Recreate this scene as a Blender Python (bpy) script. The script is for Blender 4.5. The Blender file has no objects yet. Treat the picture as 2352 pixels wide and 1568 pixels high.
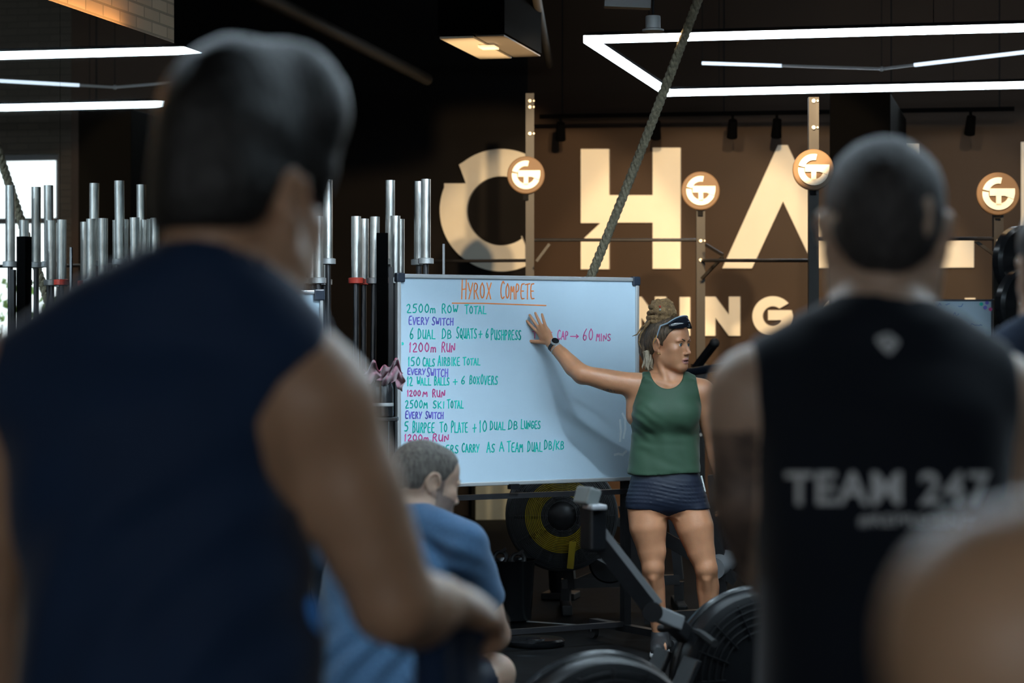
import bpy, bmesh, math, random
import numpy as np
from mathutils import Vector, Matrix, Euler

# ------------------------------------------------------------------ camera, world, exposure
SC = bpy.context.scene
COL = SC.collection
random.seed(7)
PI = math.pi
FPX = 5553.0                     # focal length in pixels of the 2352 px wide frame (85 mm on 36 mm)
CAMZ = 1.53
TH = math.radians(12.4)          # the camera looks a little to the left of the room's long axis
CT, ST = math.cos(TH), math.sin(TH)

cam_data = bpy.data.cameras.new('camera')
cam = bpy.data.objects.new('camera', cam_data)
COL.objects.link(cam)
cam.location = (0, 0, CAMZ)
cam.rotation_euler = (PI / 2, 0, TH)
cam_data.sensor_width = 36.0
cam_data.lens = FPX / 2352 * 36.0
cam_data.clip_start = 0.05
cam_data.clip_end = 200
cam_data.dof.use_dof = True
cam_data.dof.focus_distance = 11.75
cam_data.dof.aperture_fstop = 3.5
SC.camera = cam

SC.view_settings.view_transform = 'Standard'
SC.view_settings.look = 'None'
SC.view_settings.gamma = 1.0
SC.view_settings.use_curve_mapping = False
SC.view_settings.exposure = 0.0
SC.cycles.use_denoising = True
SC.cycles.max_bounces = 8
SC.cycles.sample_clamp_indirect = 4.0
SC.cycles.blur_glossy = 0.5
SC.cycles.caustics_reflective = False
SC.cycles.caustics_refractive = False

W = bpy.data.worlds.new('daylight')
SC.world = W
W.use_nodes = True
bgn = W.node_tree.nodes['Background']
bgn.inputs[0].default_value = (0.92, 0.97, 1.0, 1)
bgn.inputs[1].default_value = 2.2


def C(px, py, d):
    """photo pixel + distance -> camera aligned coordinates (x right, y away, z height over floor)"""
    return Vector(((px - 1176) / FPX * d, d, CAMZ - (py - 784) / FPX * d))


def CW(v):
    """camera aligned coordinates -> room coordinates"""
    return Vector((v[0] * CT - v[1] * ST, v[0] * ST + v[1] * CT, v[2]))


def P(px, py, d):
    return CW(C(px, py, d))


def ray(px, py):
    return CW(Vector(((px - 1176) / FPX, 1.0, -(py - 784) / FPX)))


def on_y(px, py, y):
    r = ray(px, py)
    t = y / r.y
    return Vector((r.x * t, y, CAMZ + r.z * t))


def on_z(px, py, z):
    r = ray(px, py)
    t = (z - CAMZ) / r.z
    return Vector((r.x * t, r.y * t, z))


# ------------------------------------------------------------------ lights
def area(name, loc, target, sx, sy, power, color):
    ld = bpy.data.lights.new(name, 'AREA')
    ld.shape = 'RECTANGLE'
    ld.size, ld.size_y = sx, sy
    ld.energy = power
    ld.color = color
    o = bpy.data.objects.new(name, ld)
    COL.objects.link(o)
    o.location = loc
    o.rotation_euler = (Vector(target) - Vector(loc)).to_track_quat('-Z', 'Y').to_euler()
    return o


def spot(name, loc, target, power, color, angle, blend=0.6, radius=0.04):
    ld = bpy.data.lights.new(name, 'SPOT')
    ld.energy = power
    ld.color = color
    ld.spot_size = math.radians(angle)
    ld.spot_blend = blend
    ld.shadow_soft_size = radius
    o = bpy.data.objects.new(name, ld)
    COL.objects.link(o)
    o.location = loc
    o.rotation_euler = (Vector(target) - Vector(loc)).to_track_quat('-Z', 'Y').to_euler()
    return o


WARM = (1.0, 0.70, 0.38)
COOL = (0.80, 0.92, 1.0)
YW = 20.7        # back wall
XL = -4.2        # left wall, which carries the mirrors
XR = 6.5
YF = -5.0
ZC = 4.75
KEY = 40.0       # emission of the frames over the group
NEON = 14.0      # emission of the light tubes

# warm spotlights on the rail in front of the lettered wall
SPOTS = []
for i, (px, tpx, pw) in enumerate(((1400, 1100, 1150), (1500, 1440, 1000), (1800, 1740, 1080), (2060, 2040, 380), (2330, 2330, 480))):
    p = P(px, 784, 13.2)
    p.z = 3.47
    t = on_y(tpx, 800, YW)
    SPOTS.append((p, t))
    spot('warm_spot_light', p, t, pw, WARM, 31, 0.22)
# ceiling spot over the group, aimed at the whiteboard
KEYP, KEYT = P(1560, 784, 9.5), P(1130, 900, 11.8)
KEYP.z = 3.75
spot('board_spot', KEYP, KEYT, 430, (0.74, 0.89, 1.0), 84, 1.0, 0.07)
# daylight from the shop front behind the photographer
area('front_daylight', (1.0, YF + 0.12, 2.0), (0.6, 6, 1.3), 6.0, 2.2, 26, (0.82, 0.92, 1.0))

# ------------------------------------------------------------------ materials
MATS = {}


def mat(name, color, rough=0.5, metal=0.0, spec=0.5, noise=0.0, nscale=20.0, bump=0.0, bscale=60.0, sss=0.0,
        stretch=(1, 1, 1), emit=None, estr=0.0, color2=None, coat=0.0, sheen=0.0):
    if name in MATS:
        return MATS[name]
    m = bpy.data.materials.new(name)
    m.use_nodes = True
    nt = m.node_tree
    b = nt.nodes['Principled BSDF']
    c = (color[0], color[1], color[2], 1)
    b.inputs['Base Color'].default_value = c
    b.inputs['Roughness'].default_value = rough
    b.inputs['Metallic'].default_value = metal
    b.inputs['Specular IOR Level'].default_value = spec
    b.inputs['Coat Weight'].default_value = coat
    b.inputs['Sheen Weight'].default_value = sheen
    if sss:
        b.inputs['Subsurface Weight'].default_value = sss
        b.inputs['Subsurface Radius'].default_value = (0.012, 0.004, 0.002)
        b.inputs['Subsurface Scale'].default_value = 1.0
    if emit:
        b.inputs['Emission Color'].default_value = (emit[0], emit[1], emit[2], 1)
        b.inputs['Emission Strength'].default_value = estr
    if noise or bump:
        tc = nt.nodes.new('ShaderNodeTexCoord')
        mp = nt.nodes.new('ShaderNodeMapping')
        mp.inputs['Scale'].default_value = stretch
        nt.links.new(tc.outputs['Object'], mp.inputs['Vector'])
    if noise:
        n = nt.nodes.new('ShaderNodeTexNoise')
        n.inputs['Scale'].default_value = nscale
        n.inputs['Detail'].default_value = 5
        nt.links.new(mp.outputs[0], n.inputs['Vector'])
        mx = nt.nodes.new('ShaderNodeMix')
        mx.data_type = 'RGBA'
        lo = color2 if color2 else tuple(x * (1 - noise) for x in color)
        mx.inputs['A'].default_value = (lo[0], lo[1], lo[2], 1)
        hi = color if color2 else tuple(min(1, x * (1 + noise)) for x in color)
        mx.inputs['B'].default_value = (hi[0], hi[1], hi[2], 1)
        rp = nt.nodes.new('ShaderNodeMapRange')
        rp.inputs['From Min'].default_value = 0.3
        rp.inputs['From Max'].default_value = 0.7
        nt.links.new(n.outputs['Fac'], rp.inputs['Value'])
        nt.links.new(rp.outputs[0], mx.inputs['Factor'])
        nt.links.new(mx.outputs['Result'], b.inputs['Base Color'])
    if bump:
        n2 = nt.nodes.new('ShaderNodeTexNoise')
        n2.inputs['Scale'].default_value = bscale
        n2.inputs['Detail'].default_value = 4
        nt.links.new(mp.outputs[0], n2.inputs['Vector'])
        bp = nt.nodes.new('ShaderNodeBump')
        bp.inputs['Strength'].default_value = bump
        bp.inputs['Distance'].default_value = 0.01
        nt.links.new(n2.outputs['Fac'], bp.inputs['Height'])
        nt.links.new(bp.outputs[0], b.inputs['Normal'])
    MATS[name] = m
    return m


M_BLACK = mat('black_paint', (0.006, 0.006, 0.007), 0.8, spec=0.12, noise=0.3, nscale=3, bump=0.05)
M_STEEL_BLK = mat('black_steel', (0.014, 0.014, 0.016), 0.42, spec=0.5, noise=0.25, nscale=30)
M_HOUSING = mat('housing_plastic', (0.006, 0.0065, 0.008), 0.38, spec=0.3)
M_GLOSS_BLK = mat('glossy_black_plastic', (0.012, 0.013, 0.015), 0.22, spec=0.5)
M_RUBBER = mat('black_rubber', (0.016, 0.016, 0.017), 0.6, bump=0.15, bscale=200)
M_STEEL = mat('worn_chrome', (0.66, 0.67, 0.65), 0.33, metal=1.0, noise=0.35, nscale=26, bump=0.05, bscale=90, stretch=(1, 1, 0.3))
M_ALU = mat('aluminium', (0.55, 0.57, 0.58), 0.38, metal=0.55)
M_GREY = mat('grey_paint', (0.30, 0.31, 0.32), 0.4)
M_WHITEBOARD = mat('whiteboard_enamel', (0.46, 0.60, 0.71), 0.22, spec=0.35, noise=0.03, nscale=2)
M_CREAM = mat('cream_acrylic', (0.86, 0.79, 0.66), 0.45, noise=0.03, nscale=4)
M_ROPE = mat('manila_rope', (0.21, 0.185, 0.125), 0.9, noise=0.45, nscale=60, bump=0.5, bscale=120)
M_NEON = mat('neon_tube', (0.9, 0.95, 1), 0.4, emit=(0.80, 0.92, 1.0), estr=NEON)
M_NEON_KEY = mat('neon_tube_bright', (0.9, 0.95, 1), 0.4, emit=(0.68, 0.87, 1.0), estr=KEY)
M_NEON_DIM = mat('dim_neon_tube', (0.9, 0.95, 1), 0.4, emit=(0.72, 0.85, 1.0), estr=1.2)
M_YELLOW = mat('yellow_plastic', (0.50, 0.36, 0.02), 0.5)
M_WOOD = mat('plywood', (0.62, 0.52, 0.36), 0.6, noise=0.15, nscale=4, stretch=(1, 1, 8))
M_RED = mat('red_ring', (0.55, 0.05, 0.03), 0.45)
M_WHITE = mat('white_plastic', (0.55, 0.57, 0.56), 0.5)
M_DULLWHITE = mat('dull_pale_metal', (0.16, 0.165, 0.165), 0.5)


# ------------------------------------------------------------------ object helpers
def tag(o, label=None, cat=None, group=None, kind=None):
    if label:
        o['label'] = label
    if cat:
        o['category'] = cat
    if group:
        o['group'] = group
    if kind:
        o['kind'] = kind
    return o


def thing(name, label, cat, loc=(0, 0, 0), rz=0.0, group=None):
    o = bpy.data.objects.new(name, None)
    o.empty_display_size = 0.1
    COL.objects.link(o)
    o.location = loc
    o.rotation_euler = (0, 0, rz)
    tag(o, label, cat, group)
    return o


def wm(o):
    m = Matrix.LocRotScale(o.location, o.rotation_euler, o.scale)
    return wm(o.parent) @ m if o.parent else m


class MB:
    """collects shapes in room coordinates for one mesh"""

    def __init__(self):
        self.bm = bmesh.new()

    def _add(self, res, M):
        bmesh.ops.transform(self.bm, matrix=M, verts=res)

    def box(self, c, s, R=None, bev=0.0):
        r = bmesh.ops.create_cube(self.bm, size=1.0)['verts']
        bmesh.ops.scale(self.bm, vec=s, verts=r)
        if bev:
            es = list({e for v in r for e in v.link_edges})
            g = bmesh.ops.bevel(self.bm, geom=es, offset=bev, segments=2, affect='EDGES', profile=0.5)
            r = list({v for f in g['faces'] for v in f.verts} | {v for v in r if v.is_valid})
        M = Matrix.Translation(c) @ (R.to_4x4() if R is not None else Matrix.Identity(4))
        self._add(r, M)
        return self

    def bar(self, a, b, w, h=None, up=(0, 0, 1), bev=0.0):
        a, b = Vector(a), Vector(b)
        d = b - a
        z = d.normalized()
        up = Vector(up)
        if abs(z.dot(up)) > 0.98:
            up = Vector((0, 1, 0))
        x = up.cross(z).normalized()
        y = z.cross(x)
        R = Matrix((x, y, z)).transposed()
        return self.box((a + b) / 2, (w, h or w, d.length), R, bev)

    def cyl(self, a, b, r1, r2=None, seg=16, caps=True):
        a, b = Vector(a), Vector(b)
        d = b - a
        r = bmesh.ops.create_cone(self.bm, cap_ends=caps, cap_tris=False, segments=seg, radius1=r1,
                                  radius2=r1 if r2 is None else r2, depth=d.length)['verts']
        M = Matrix.Translation((a + b) / 2) @ d.to_track_quat('Z', 'Y').to_matrix().to_4x4()
        self._add(r, M)
        return self

    def ball(self, c, r, seg=16, s=(1, 1, 1), R=None):
        v = bmesh.ops.create_uvsphere(self.bm, u_segments=seg, v_segments=max(6, seg // 2), radius=r)['verts']
        bmesh.ops.scale(self.bm, vec=s, verts=v)
        self._add(v, Matrix.Translation(c) @ (R.to_4x4() if R is not None else Matrix.Identity(4)))
        return self

    def tube(self, pts, r, seg=8, closed=False):
        pts = [Vector(p) for p in pts]
        n = len(pts)
        rr = r if isinstance(r, (list, tuple)) else [r] * n
        rings = []
        prev = None
        for i, p in enumerate(pts):
            if closed:
                t = pts[(i + 1) % n] - pts[i - 1]
            else:
                t = pts[min(i + 1, n - 1)] - pts[max(i - 1, 0)]
            t.normalize()
            if prev is None:
                prev = Vector((0, 0, 1)) if abs(t.z) < 0.9 else Vector((1, 0, 0))
            u = (prev - t * prev.dot(t)).normalized()
            prev = u
            v = t.cross(u)
            rings.append([self.bm.verts.new(p + (u * math.cos(2 * PI * k / seg) + v * math.sin(2 * PI * k / seg)) * rr[i])
                          for k in range(seg)])
        for i in range(n if closed else n - 1):
            A, B = rings[i], rings[(i + 1) % n]
            for k in range(seg):
                self.bm.faces.new((A[k], A[(k + 1) % seg], B[(k + 1) % seg], B[k]))
        if not closed:
            self.bm.faces.new(rings[0][::-1])
            self.bm.faces.new(rings[-1])
        return self

    def prism(self, pts, off):
        """polygon of 3D points extruded by the vector off"""
        off = Vector(off)
        a = [self.bm.verts.new(p) for p in pts]
        b = [self.bm.verts.new(Vector(p) + off) for p in pts]
        n = len(pts)
        self.bm.faces.new(a)
        self.bm.faces.new(b[::-1])
        for i in range(n):
            self.bm.faces.new((a[i], b[i], b[(i + 1) % n], a[(i + 1) % n]))
        return self

    def ring(self, c, axis, R, r, seg=40, seg2=8):
        c, ax = Vector(c), Vector(axis).normalized()
        u = ax.orthogonal().normalized()
        v = ax.cross(u)
        return self.tube([c + (u * math.cos(2 * PI * k / seg) + v * math.sin(2 * PI * k / seg)) * R for k in range(seg)], r, seg2, True)

    def lathe(self, c, axis, prof, seg=40):
        """prof: list of (radius, height along axis)"""
        c, ax = Vector(c), Vector(axis).normalized()
        u = ax.orthogonal().normalized()
        v = ax.cross(u)
        rings = []
        for (r, h) in prof:
            rings.append([self.bm.verts.new(c + ax * h + (u * math.cos(2 * PI * k / seg) + v * math.sin(2 * PI * k / seg)) * max(r, 1e-4)) for k in range(seg)])
        for A, B in zip(rings, rings[1:]):
            for k in range(seg):
                self.bm.faces.new((A[k], A[(k + 1) % seg], B[(k + 1) % seg], B[k]))
        self.bm.faces.new(rings[0][::-1])
        self.bm.faces.new(rings[-1])
        return self


def obj(name, mb, m, parent=None, smooth=True, bevel=0.0):
    bm = mb.bm
    bmesh.ops.recalc_face_normals(bm, faces=bm.faces)
    if parent is not None:
        bmesh.ops.transform(bm, matrix=wm(parent).inverted(), verts=bm.verts)
    me = bpy.data.meshes.new(name)
    bm.to_mesh(me)
    bm.free()
    me.materials.append(m)
    o = bpy.data.objects.new(name, me)
    COL.objects.link(o)
    if parent is not None:
        o.parent = parent
    if smooth:
        me.polygons.foreach_set('use_smooth', [True] * len(me.polygons))
        me.set_sharp_from_angle(angle=math.radians(35))
    if bevel:
        bv = o.modifiers.new('bevel', 'BEVEL')
        bv.width = bevel
        bv.segments = 2
        bv.limit_method = 'ANGLE'
    return o


def struct(name, mb, m, label=None, parent=None, smooth=False):
    o = obj(name, mb, m, parent, smooth)
    if parent is None:
        tag(o, label, None, None, 'structure')
    return o


def copy_tree(o, parent=None):
    c = o.copy()
    COL.objects.link(c)
    c.parent = parent
    for ch in [x for x in COL.objects if x.parent == o]:
        copy_tree(ch, c)
    return c

# ------------------------------------------------------------------ the room
def brick_mat(name='painted_brick', f=1.0):
    m = bpy.data.materials.new(name)
    m.use_nodes = True
    nt = m.node_tree
    b = nt.nodes['Principled BSDF']
    tc = nt.nodes.new('ShaderNodeTexCoord')
    mp = nt.nodes.new('ShaderNodeMapping')
    mp.inputs['Rotation'].default_value = (PI / 2, 0, PI / 2)
    nt.links.new(tc.outputs['Object'], mp.inputs['Vector'])
    sep = nt.nodes.new('ShaderNodeSeparateXYZ')
    nt.links.new(tc.outputs['Object'], sep.inputs[0])
    add = nt.nodes.new('ShaderNodeMath')
    add.operation = 'ADD'
    nt.links.new(sep.outputs['X'], add.inputs[0])
    nt.links.new(sep.outputs['Y'], add.inputs[1])
    cmb = nt.nodes.new('ShaderNodeCombineXYZ')
    nt.links.new(add.outputs[0], cmb.inputs['X'])
    nt.links.new(sep.outputs['Z'], cmb.inputs['Y'])
    br = nt.nodes.new('ShaderNodeTexBrick')
    br.inputs['Scale'].default_value = 1.0
    br.inputs['Brick Width'].default_value = 0.21
    br.inputs['Row Height'].default_value = 0.062
    br.inputs['Mortar Size'].default_value = 0.006
    br.inputs['Color1'].default_value = (0.30 * f, 0.215 * f, 0.14 * f, 1)
    br.inputs['Color2'].default_value = (0.235 * f, 0.165 * f, 0.105 * f, 1)
    br.inputs['Mortar'].default_value = (0.16 * f, 0.115 * f, 0.075 * f, 1)
    nt.links.new(cmb.outputs[0], br.inputs['Vector'])
    nt.links.new(br.outputs['Color'], b.inputs['Base Color'])
    b.inputs['Roughness'].default_value = 0.8
    bp = nt.nodes.new('ShaderNodeBump')
    bp.inputs['Strength'].default_value = 0.6
    bp.inputs['Distance'].default_value = 0.01
    bp.invert = True
    nt.links.new(br.outputs['Fac'], bp.inputs['Height'])
    nt.links.new(bp.outputs[0], b.inputs['Normal'])
    return m


def floor_mat():
    m = mat('rubber_floor', (0.0045, 0.0053, 0.0062), 0.7, spec=0.09, noise=0.35, nscale=9, bump=0.12, bscale=150)
    nt = m.node_tree
    b = nt.nodes['Principled BSDF']
    # pale scuffs with a shape of their own
    n = nt.nodes.new('ShaderNodeTexNoise')
    n.inputs['Scale'].default_value = 5.5
    n.inputs['Detail'].default_value = 8
    tc = [x for x in nt.nodes if x.type == 'TEX_COORD'][0]
    nt.links.new(tc.outputs['Object'], n.inputs['Vector'])
    mr = nt.nodes.new('ShaderNodeMapRange')
    mr.inputs['From Min'].default_value = 0.60
    mr.inputs['From Max'].default_value = 0.80
    nt.links.new(n.outputs['Fac'], mr.inputs['Value'])
    mx = nt.nodes.new('ShaderNodeMix')
    mx.data_type = 'RGBA'
    src = b.inputs['Base Color'].links[0].from_socket
    nt.links.new(src, mx.inputs['A'])
    mx.inputs['B'].default_value = (0.016, 0.019, 0.022, 1)
    nt.links.new(mr.outputs[0], mx.inputs['Factor'])
    nt.links.new(mx.outputs['Result'], b.inputs['Base Color'])
    return m


M_BRICK = brick_mat()
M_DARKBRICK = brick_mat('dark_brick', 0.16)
M_BROWNWALL = mat('brown_wall', (0.036, 0.0185, 0.0095), 0.5, spec=0.18, noise=0.12, nscale=1.3, bump=0.02, bscale=8)
M_MATTBLACK = mat('matt_black', (0.0009, 0.0009, 0.001), 0.85, spec=0.03)
M_DARKWALL = mat('dark_wall', (0.007, 0.0055, 0.005), 0.7, spec=0.15, noise=0.2, nscale=2)
M_MIRROR = mat('mirror_glass', (0.80, 0.84, 0.84), 0.012, metal=1.0)
M_GLASS = mat('window_glass', (0.9, 0.95, 0.95), 0.02, spec=0.4)
M_GLASS.node_tree.nodes['Principled BSDF'].inputs['Transmission Weight'].default_value = 1.0
M_GLASS.node_tree.nodes['Principled BSDF'].inputs['IOR'].default_value = 1.02

EX = 0.2
XLL = -9.5
struct('floor', MB().box(((XLL + XR) / 2, (YF + YW) / 2, -0.05), (XR - XLL + 2 * EX, YW - YF + 2 * EX, 0.1)), floor_mat())
struct('ceiling', MB().box(((XLL + XR) / 2, (YF + YW) / 2, ZC + 0.05), (XR - XLL + 2 * EX, YW - YF + 2 * EX, 0.1)), M_BLACK)

# back wall: dark stretch at left, brown stretch with the lettering, brick stretch with a window at right
xa = on_y(1212, 784, YW).x
WX0, WX1, WZ0, WZ1 = 0.43, 2.7, 0.35, 3.25
struct('wall_back', MB().box(((XLL - EX + xa) / 2, YW + 0.1, ZC / 2), (xa - XLL + EX, 0.2, ZC)), M_DARKWALL)
XB = 0.30
struct('wall_back_lettered', MB().box(((xa + XB) / 2, YW + 0.1, ZC / 2), (XB - xa, 0.2, ZC)), M_BROWNWALL)
w = MB()
w.box(((XB + WX0) / 2, YW + 0.1, ZC / 2), (WX0 - XB, 0.2, ZC))
w.box(((WX1 + XR + EX) / 2, YW + 0.1, ZC / 2), (XR + EX - WX1, 0.2, ZC))
w.box(((WX0 + WX1) / 2, YW + 0.1, (ZC + WZ1) / 2), (WX1 - WX0, 0.2, ZC - WZ1))
w.box(((WX0 + WX1) / 2, YW + 0.1, WZ0 / 2), (WX1 - WX0, 0.2, WZ0))
struct('wall_back_brick', w, M_DARKBRICK)
w1 = MB()
for x in (WX0 + 0.02, (WX0 + WX1) / 2 + 0.1, WX1 - 0.02):
    w1.box((x, YW + 0.1, (WZ0 + WZ1) / 2), (0.05, 0.08, WZ1 - WZ0 - 0.01))
for z in (WZ0 + 0.03, 2.64, WZ1 - 0.03):
    w1.box(((WX0 + WX1) / 2, YW + 0.1, z), (WX1 - WX0 - 0.06, 0.06, 0.05))
win = struct('window_1', w1, M_STEEL_BLK)
struct('window_pane', MB().box(((WX0 + WX1) / 2, YW + 0.12, (WZ0 + WZ1) / 2), (WX1 - WX0 - 0.08, 0.008, WZ1 - WZ0 - 0.06)), M_GLASS, parent=win)
# ground and hedge outside the window
M_GROUND = mat('outside_ground', (0.45, 0.44, 0.40), 0.9, noise=0.1, nscale=3)
struct('ground_outside', MB().box((2.0, YW + 5.2, -0.05), (16, 10, 0.1)), M_GROUND)
M_LEAF = mat('hedge_leaves', (0.16, 0.30, 0.035), 0.6, noise=0.5, nscale=14)
hb = MB()
rng = random.Random(3)
for i in range(2600):
    x = rng.uniform(0.2, 6.5)
    y = YW + 1.6 + rng.uniform(-0.35, 0.5)
    z = rng.uniform(0.05, 2.05 + 0.18 * math.sin(x * 5) + 0.1 * math.sin(x * 13))
    n = Vector((rng.uniform(-1, 1), rng.uniform(-1, 0.4), rng.uniform(-0.2, 1))).normalized()
    u = n.orthogonal().normalized() * rng.uniform(0.04, 0.09)
    v = n.cross(u) * 0.6
    c = Vector((x, y, z))
    vs = [hb.bm.verts.new(c + q) for q in (-u, v, u, -v)]
    hb.bm.faces.new(vs)
hedge = thing('hedge', 'sunlit green hedge outside the window, seen in the wall mirror', 'hedge', (3.3, YW + 1.6, 0))
obj('foliage', hb, M_LEAF, hedge, smooth=False)
st = MB()
for i in range(14):
    x = 0.4 + i * 0.45
    st.tube([(x, YW + 1.6, 0), (x + 0.05, YW + 1.6, 0.8), (x - 0.03, YW + 1.65, 1.7)], [0.025, 0.018, 0.008], 6)
obj('stem', st, mat('bark', (0.1, 0.07, 0.04), 0.9), hedge)
sun = bpy.data.lights.new('sun', 'SUN')
sun.energy = 2.0
sun.angle = 0.02
so = bpy.data.objects.new('sun', sun)
COL.objects.link(so)
so.location = (2, YW + 4, 8)
so.rotation_euler = (math.radians(-28), math.radians(12), 0)

# left wall: brick above the mirrors, dark beyond
yb = XL / math.tan(-(math.atan((430 - 1176) / FPX) - TH)) * -1
ybrick = 4.2 / math.tan(math.radians(20.05))
ymirror = 4.2 / math.tan(math.radians(19.54))
yseam = 4.2 / math.tan(math.radians(23.06))
ZM = 3.0
struct('wall_left', MB().box((XL - 0.17, (YF + ybrick) / 2, ZC / 2), (0.2, ybrick - YF + 0.0, ZC)), M_BRICK)
struct('wall_left_end', MB().box((XL - 0.12, (ymirror + ybrick) / 2, (ZM + 0.0) / 2), (0.2, ymirror - ybrick - 0.002, ZM - 0.1)), M_DARKWALL)
struct('wall_left_return', MB().box(((XL + XLL) / 2 - 0.1, ybrick - 0.1, ZC / 2), (XL - XLL - 0.2, 0.2, ZC)), M_DARKWALL)
struct('wall_left_dark', MB().box((XLL - 0.1, (ybrick + YW) / 2, ZC / 2), (0.2, YW - ybrick, ZC)), M_DARKWALL)
struct('wall_right', MB().box((XR + 0.1, (YF + YW) / 2, ZC / 2), (0.2, YW - YF + 2 * EX, ZC)), M_DARKWALL)
wf = MB()
wf.box(((XL + XR) / 2, YF - 0.1, 0.35), (XR - XL + 2 * EX, 0.2, 0.7))
wf.box(((XL + XR) / 2, YF - 0.1, (3.2 + ZC) / 2), (XR - XL + 2 * EX, 0.2, ZC - 3.2))
wf.box(((XL - EX - 2.2) / 2, YF - 0.1, 1.95), (-2.2 - XL + EX, 0.2, 2.5))
wf.box(((XR + EX + 4.2) / 2, YF - 0.1, 1.95), (XR + EX - 4.2, 0.2, 2.5))
struct('wall_front', wf, M_DARKWALL)
wf = MB()
for x in (-2.17, -0.05, 2.05, 4.17):
    wf.box((x, YF - 0.08, 1.95), (0.06, 0.08, 2.5))
for z in (0.73, 3.17):
    wf.box((1, YF - 0.08, z), (6.3, 0.07, 0.06))
w2 = struct('window_2', wf, M_STEEL_BLK)

for i, (y0, y1, tilt) in enumerate(((yseam + 0.003, ymirror, 0), (yseam - 2.35, yseam, 0.0))):
    mo = thing('wall_mirror', 'x', 'mirror', (XL, (y0 + y1) / 2, 0.3))
    obj('glass', MB().box((XL + 0.008, (y0 + y1) / 2, (0.3 + ZM) / 2), (0.012, y1 - y0, ZM - 0.3)), M_MIRROR, mo, smooth=False)
    obj('backing', MB().box((XL - 0.03, (y0 + y1) / 2, (0.3 + ZM) / 2 - 0.05), (0.056, y1 - y0 - 0.02, ZM - 0.42)), M_BLACK, mo, smooth=False)
    tag(mo, ('tall wall mirror right of the thin seam, mostly dark with neon lines', 'tall wall mirror left of the thin seam, showing a bright window')[i], 'mirror', 'mirrors on the left wall')
# LED strip on the mirror's top edge that washes the brick
led = obj('led_strip', MB().box((XL - 0.03, ybrick - 3.0, ZM - 0.045), (0.03, 4.6, 0.015)), mat('warm_led', (1, .7, .4), emit=(1.0, 0.50, 0.15), estr=50.0), smooth=False)
tag(led, 'warm light strip along the mirror top under the brick', 'light strip')

# ------------------------------------------------------------------ letters on the wall
YL = YW - 0.05


def wall_poly(pts):
    return [on_y(x, y, YL) for x, y in pts]


def arc(cx, cy, rx, ry, a0, a1, n=24):
    return [(cx + rx * math.cos(math.radians(a0 + (a1 - a0) * i / n)), cy - ry * math.sin(math.radians(a0 + (a1 - a0) * i / n))) for i in range(n + 1)]


def letter(name, polys, label, group):
    mb = MB()
    for p in polys:
        mb.prism(wall_poly(p), (0, 0.048, 0))
    o = obj(name, mb, M_CREAM, smooth=False)
    tag(o, label, 'sign letter', group)
    return o


G1 = 'big cream letters on the back wall'
G2 = 'small cream letters on the back wall'
# C with the step cut into its left and the lower bar gap
cC = arc(1151, 482.5, 141, 140.5, 62, 128, 16)
cC = [(1206, 353)] + [p for p in cC if p[0] < 1204] + [(1054, 378), (1070, 421), (1020, 421)]
cC += arc(1151, 482.5, 141, 140.5, 158, 295, 34) + [(1206, 605), (1206, 563), (1197, 541)]
cC += arc(1151, 484, 80, 79.5, 306, 46, 40)
letter('sign_letter', [cC], 'large cream wall letter C with a stepped notch, behind the barbells', G1)
letter('sign_letter', [[(1334, 342), (1399, 342), (1399, 448), (1499, 448), (1499, 339), (1563, 339), (1563, 617), (1499, 617), (1499, 511),
                        (1399, 511), (1399, 618), (1334, 618), (1334, 554), (1379, 512), (1334, 512)]],
       'large cream wall letter H crossed by the climbing rope', G1)
letter('sign_letter', [[(1787, 333), (1809, 333), (1938, 615), (1871, 615), (1798.5, 462), (1727, 616), (1659, 616)]],
       'large cream wall letter A above the smaller lettering', G1)
letter('sign_letter', [[(2042, 331), (2110, 330), (2110, 551), (2237, 551), (2237, 614), (2042, 615)]],
       'large cream wall letter L behind the cropped-haired man', G1)
letter('sign_letter', [[(2345, 326), (2413, 325), (2413, 547), (2440, 547), (2440, 611), (2345, 612)]],
       'large cream wall letter at the right picture edge', G1)


def Nn(x0, x1, y0=681, y1=771, w=26):
    return [(x0, y0), (x0 + w, y0), (x1 - w, y1 - 48), (x1 - w, y0), (x1, y0), (x1, y1), (x1 - w, y1), (x0 + w, y0 + 48), (x0 + w, y1), (x0, y1)]


letter('sign_letter', [Nn(1447, 1530)], 'small cream wall letter N behind the coach\'s hair bun', G2)
letter('sign_letter', [[(1561, 682), (1585, 682), (1585, 771), (1561, 771)]], 'small cream wall letter I behind the coach\'s face', G2)
letter('sign_letter', [Nn(1617, 1700)], 'small cream wall letter N beside the rack upright', G2)
gg = arc(1775, 726, 47, 46, 38, 352, 40) + [(1817, 711), (1768, 714), (1768, 736), (1792, 736)] + arc(1775, 726, 24, 24, 325, 45, 30)
gg = arc(1775, 726, 47, 46, 40, 360, 44) + [(1818, 712), (1764, 712), (1764, 735), (1793, 735)] + arc(1775, 726, 23, 23, 330, 50, 26)
letter('sign_letter', [gg], 'small cream wall letter G left of the cropped-haired man', G2)
g3 = [(x + 160, y) for x, y in gg]
letter('sign_letter', [g3], 'small cream round wall letter beside the cropped-haired man\'s neck', G2)
letter('sign_letter', [[(2216, 684), (2240, 684), (2240, 732)] + arc(2269, 732, 29, 17, 180, 360, 10) + [(2299, 684), (2323, 684)] + arc(2270, 728, 53, 42, 0, -180, 18)],
       'small cream wall letter U behind the right rack upright', G2)

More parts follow.
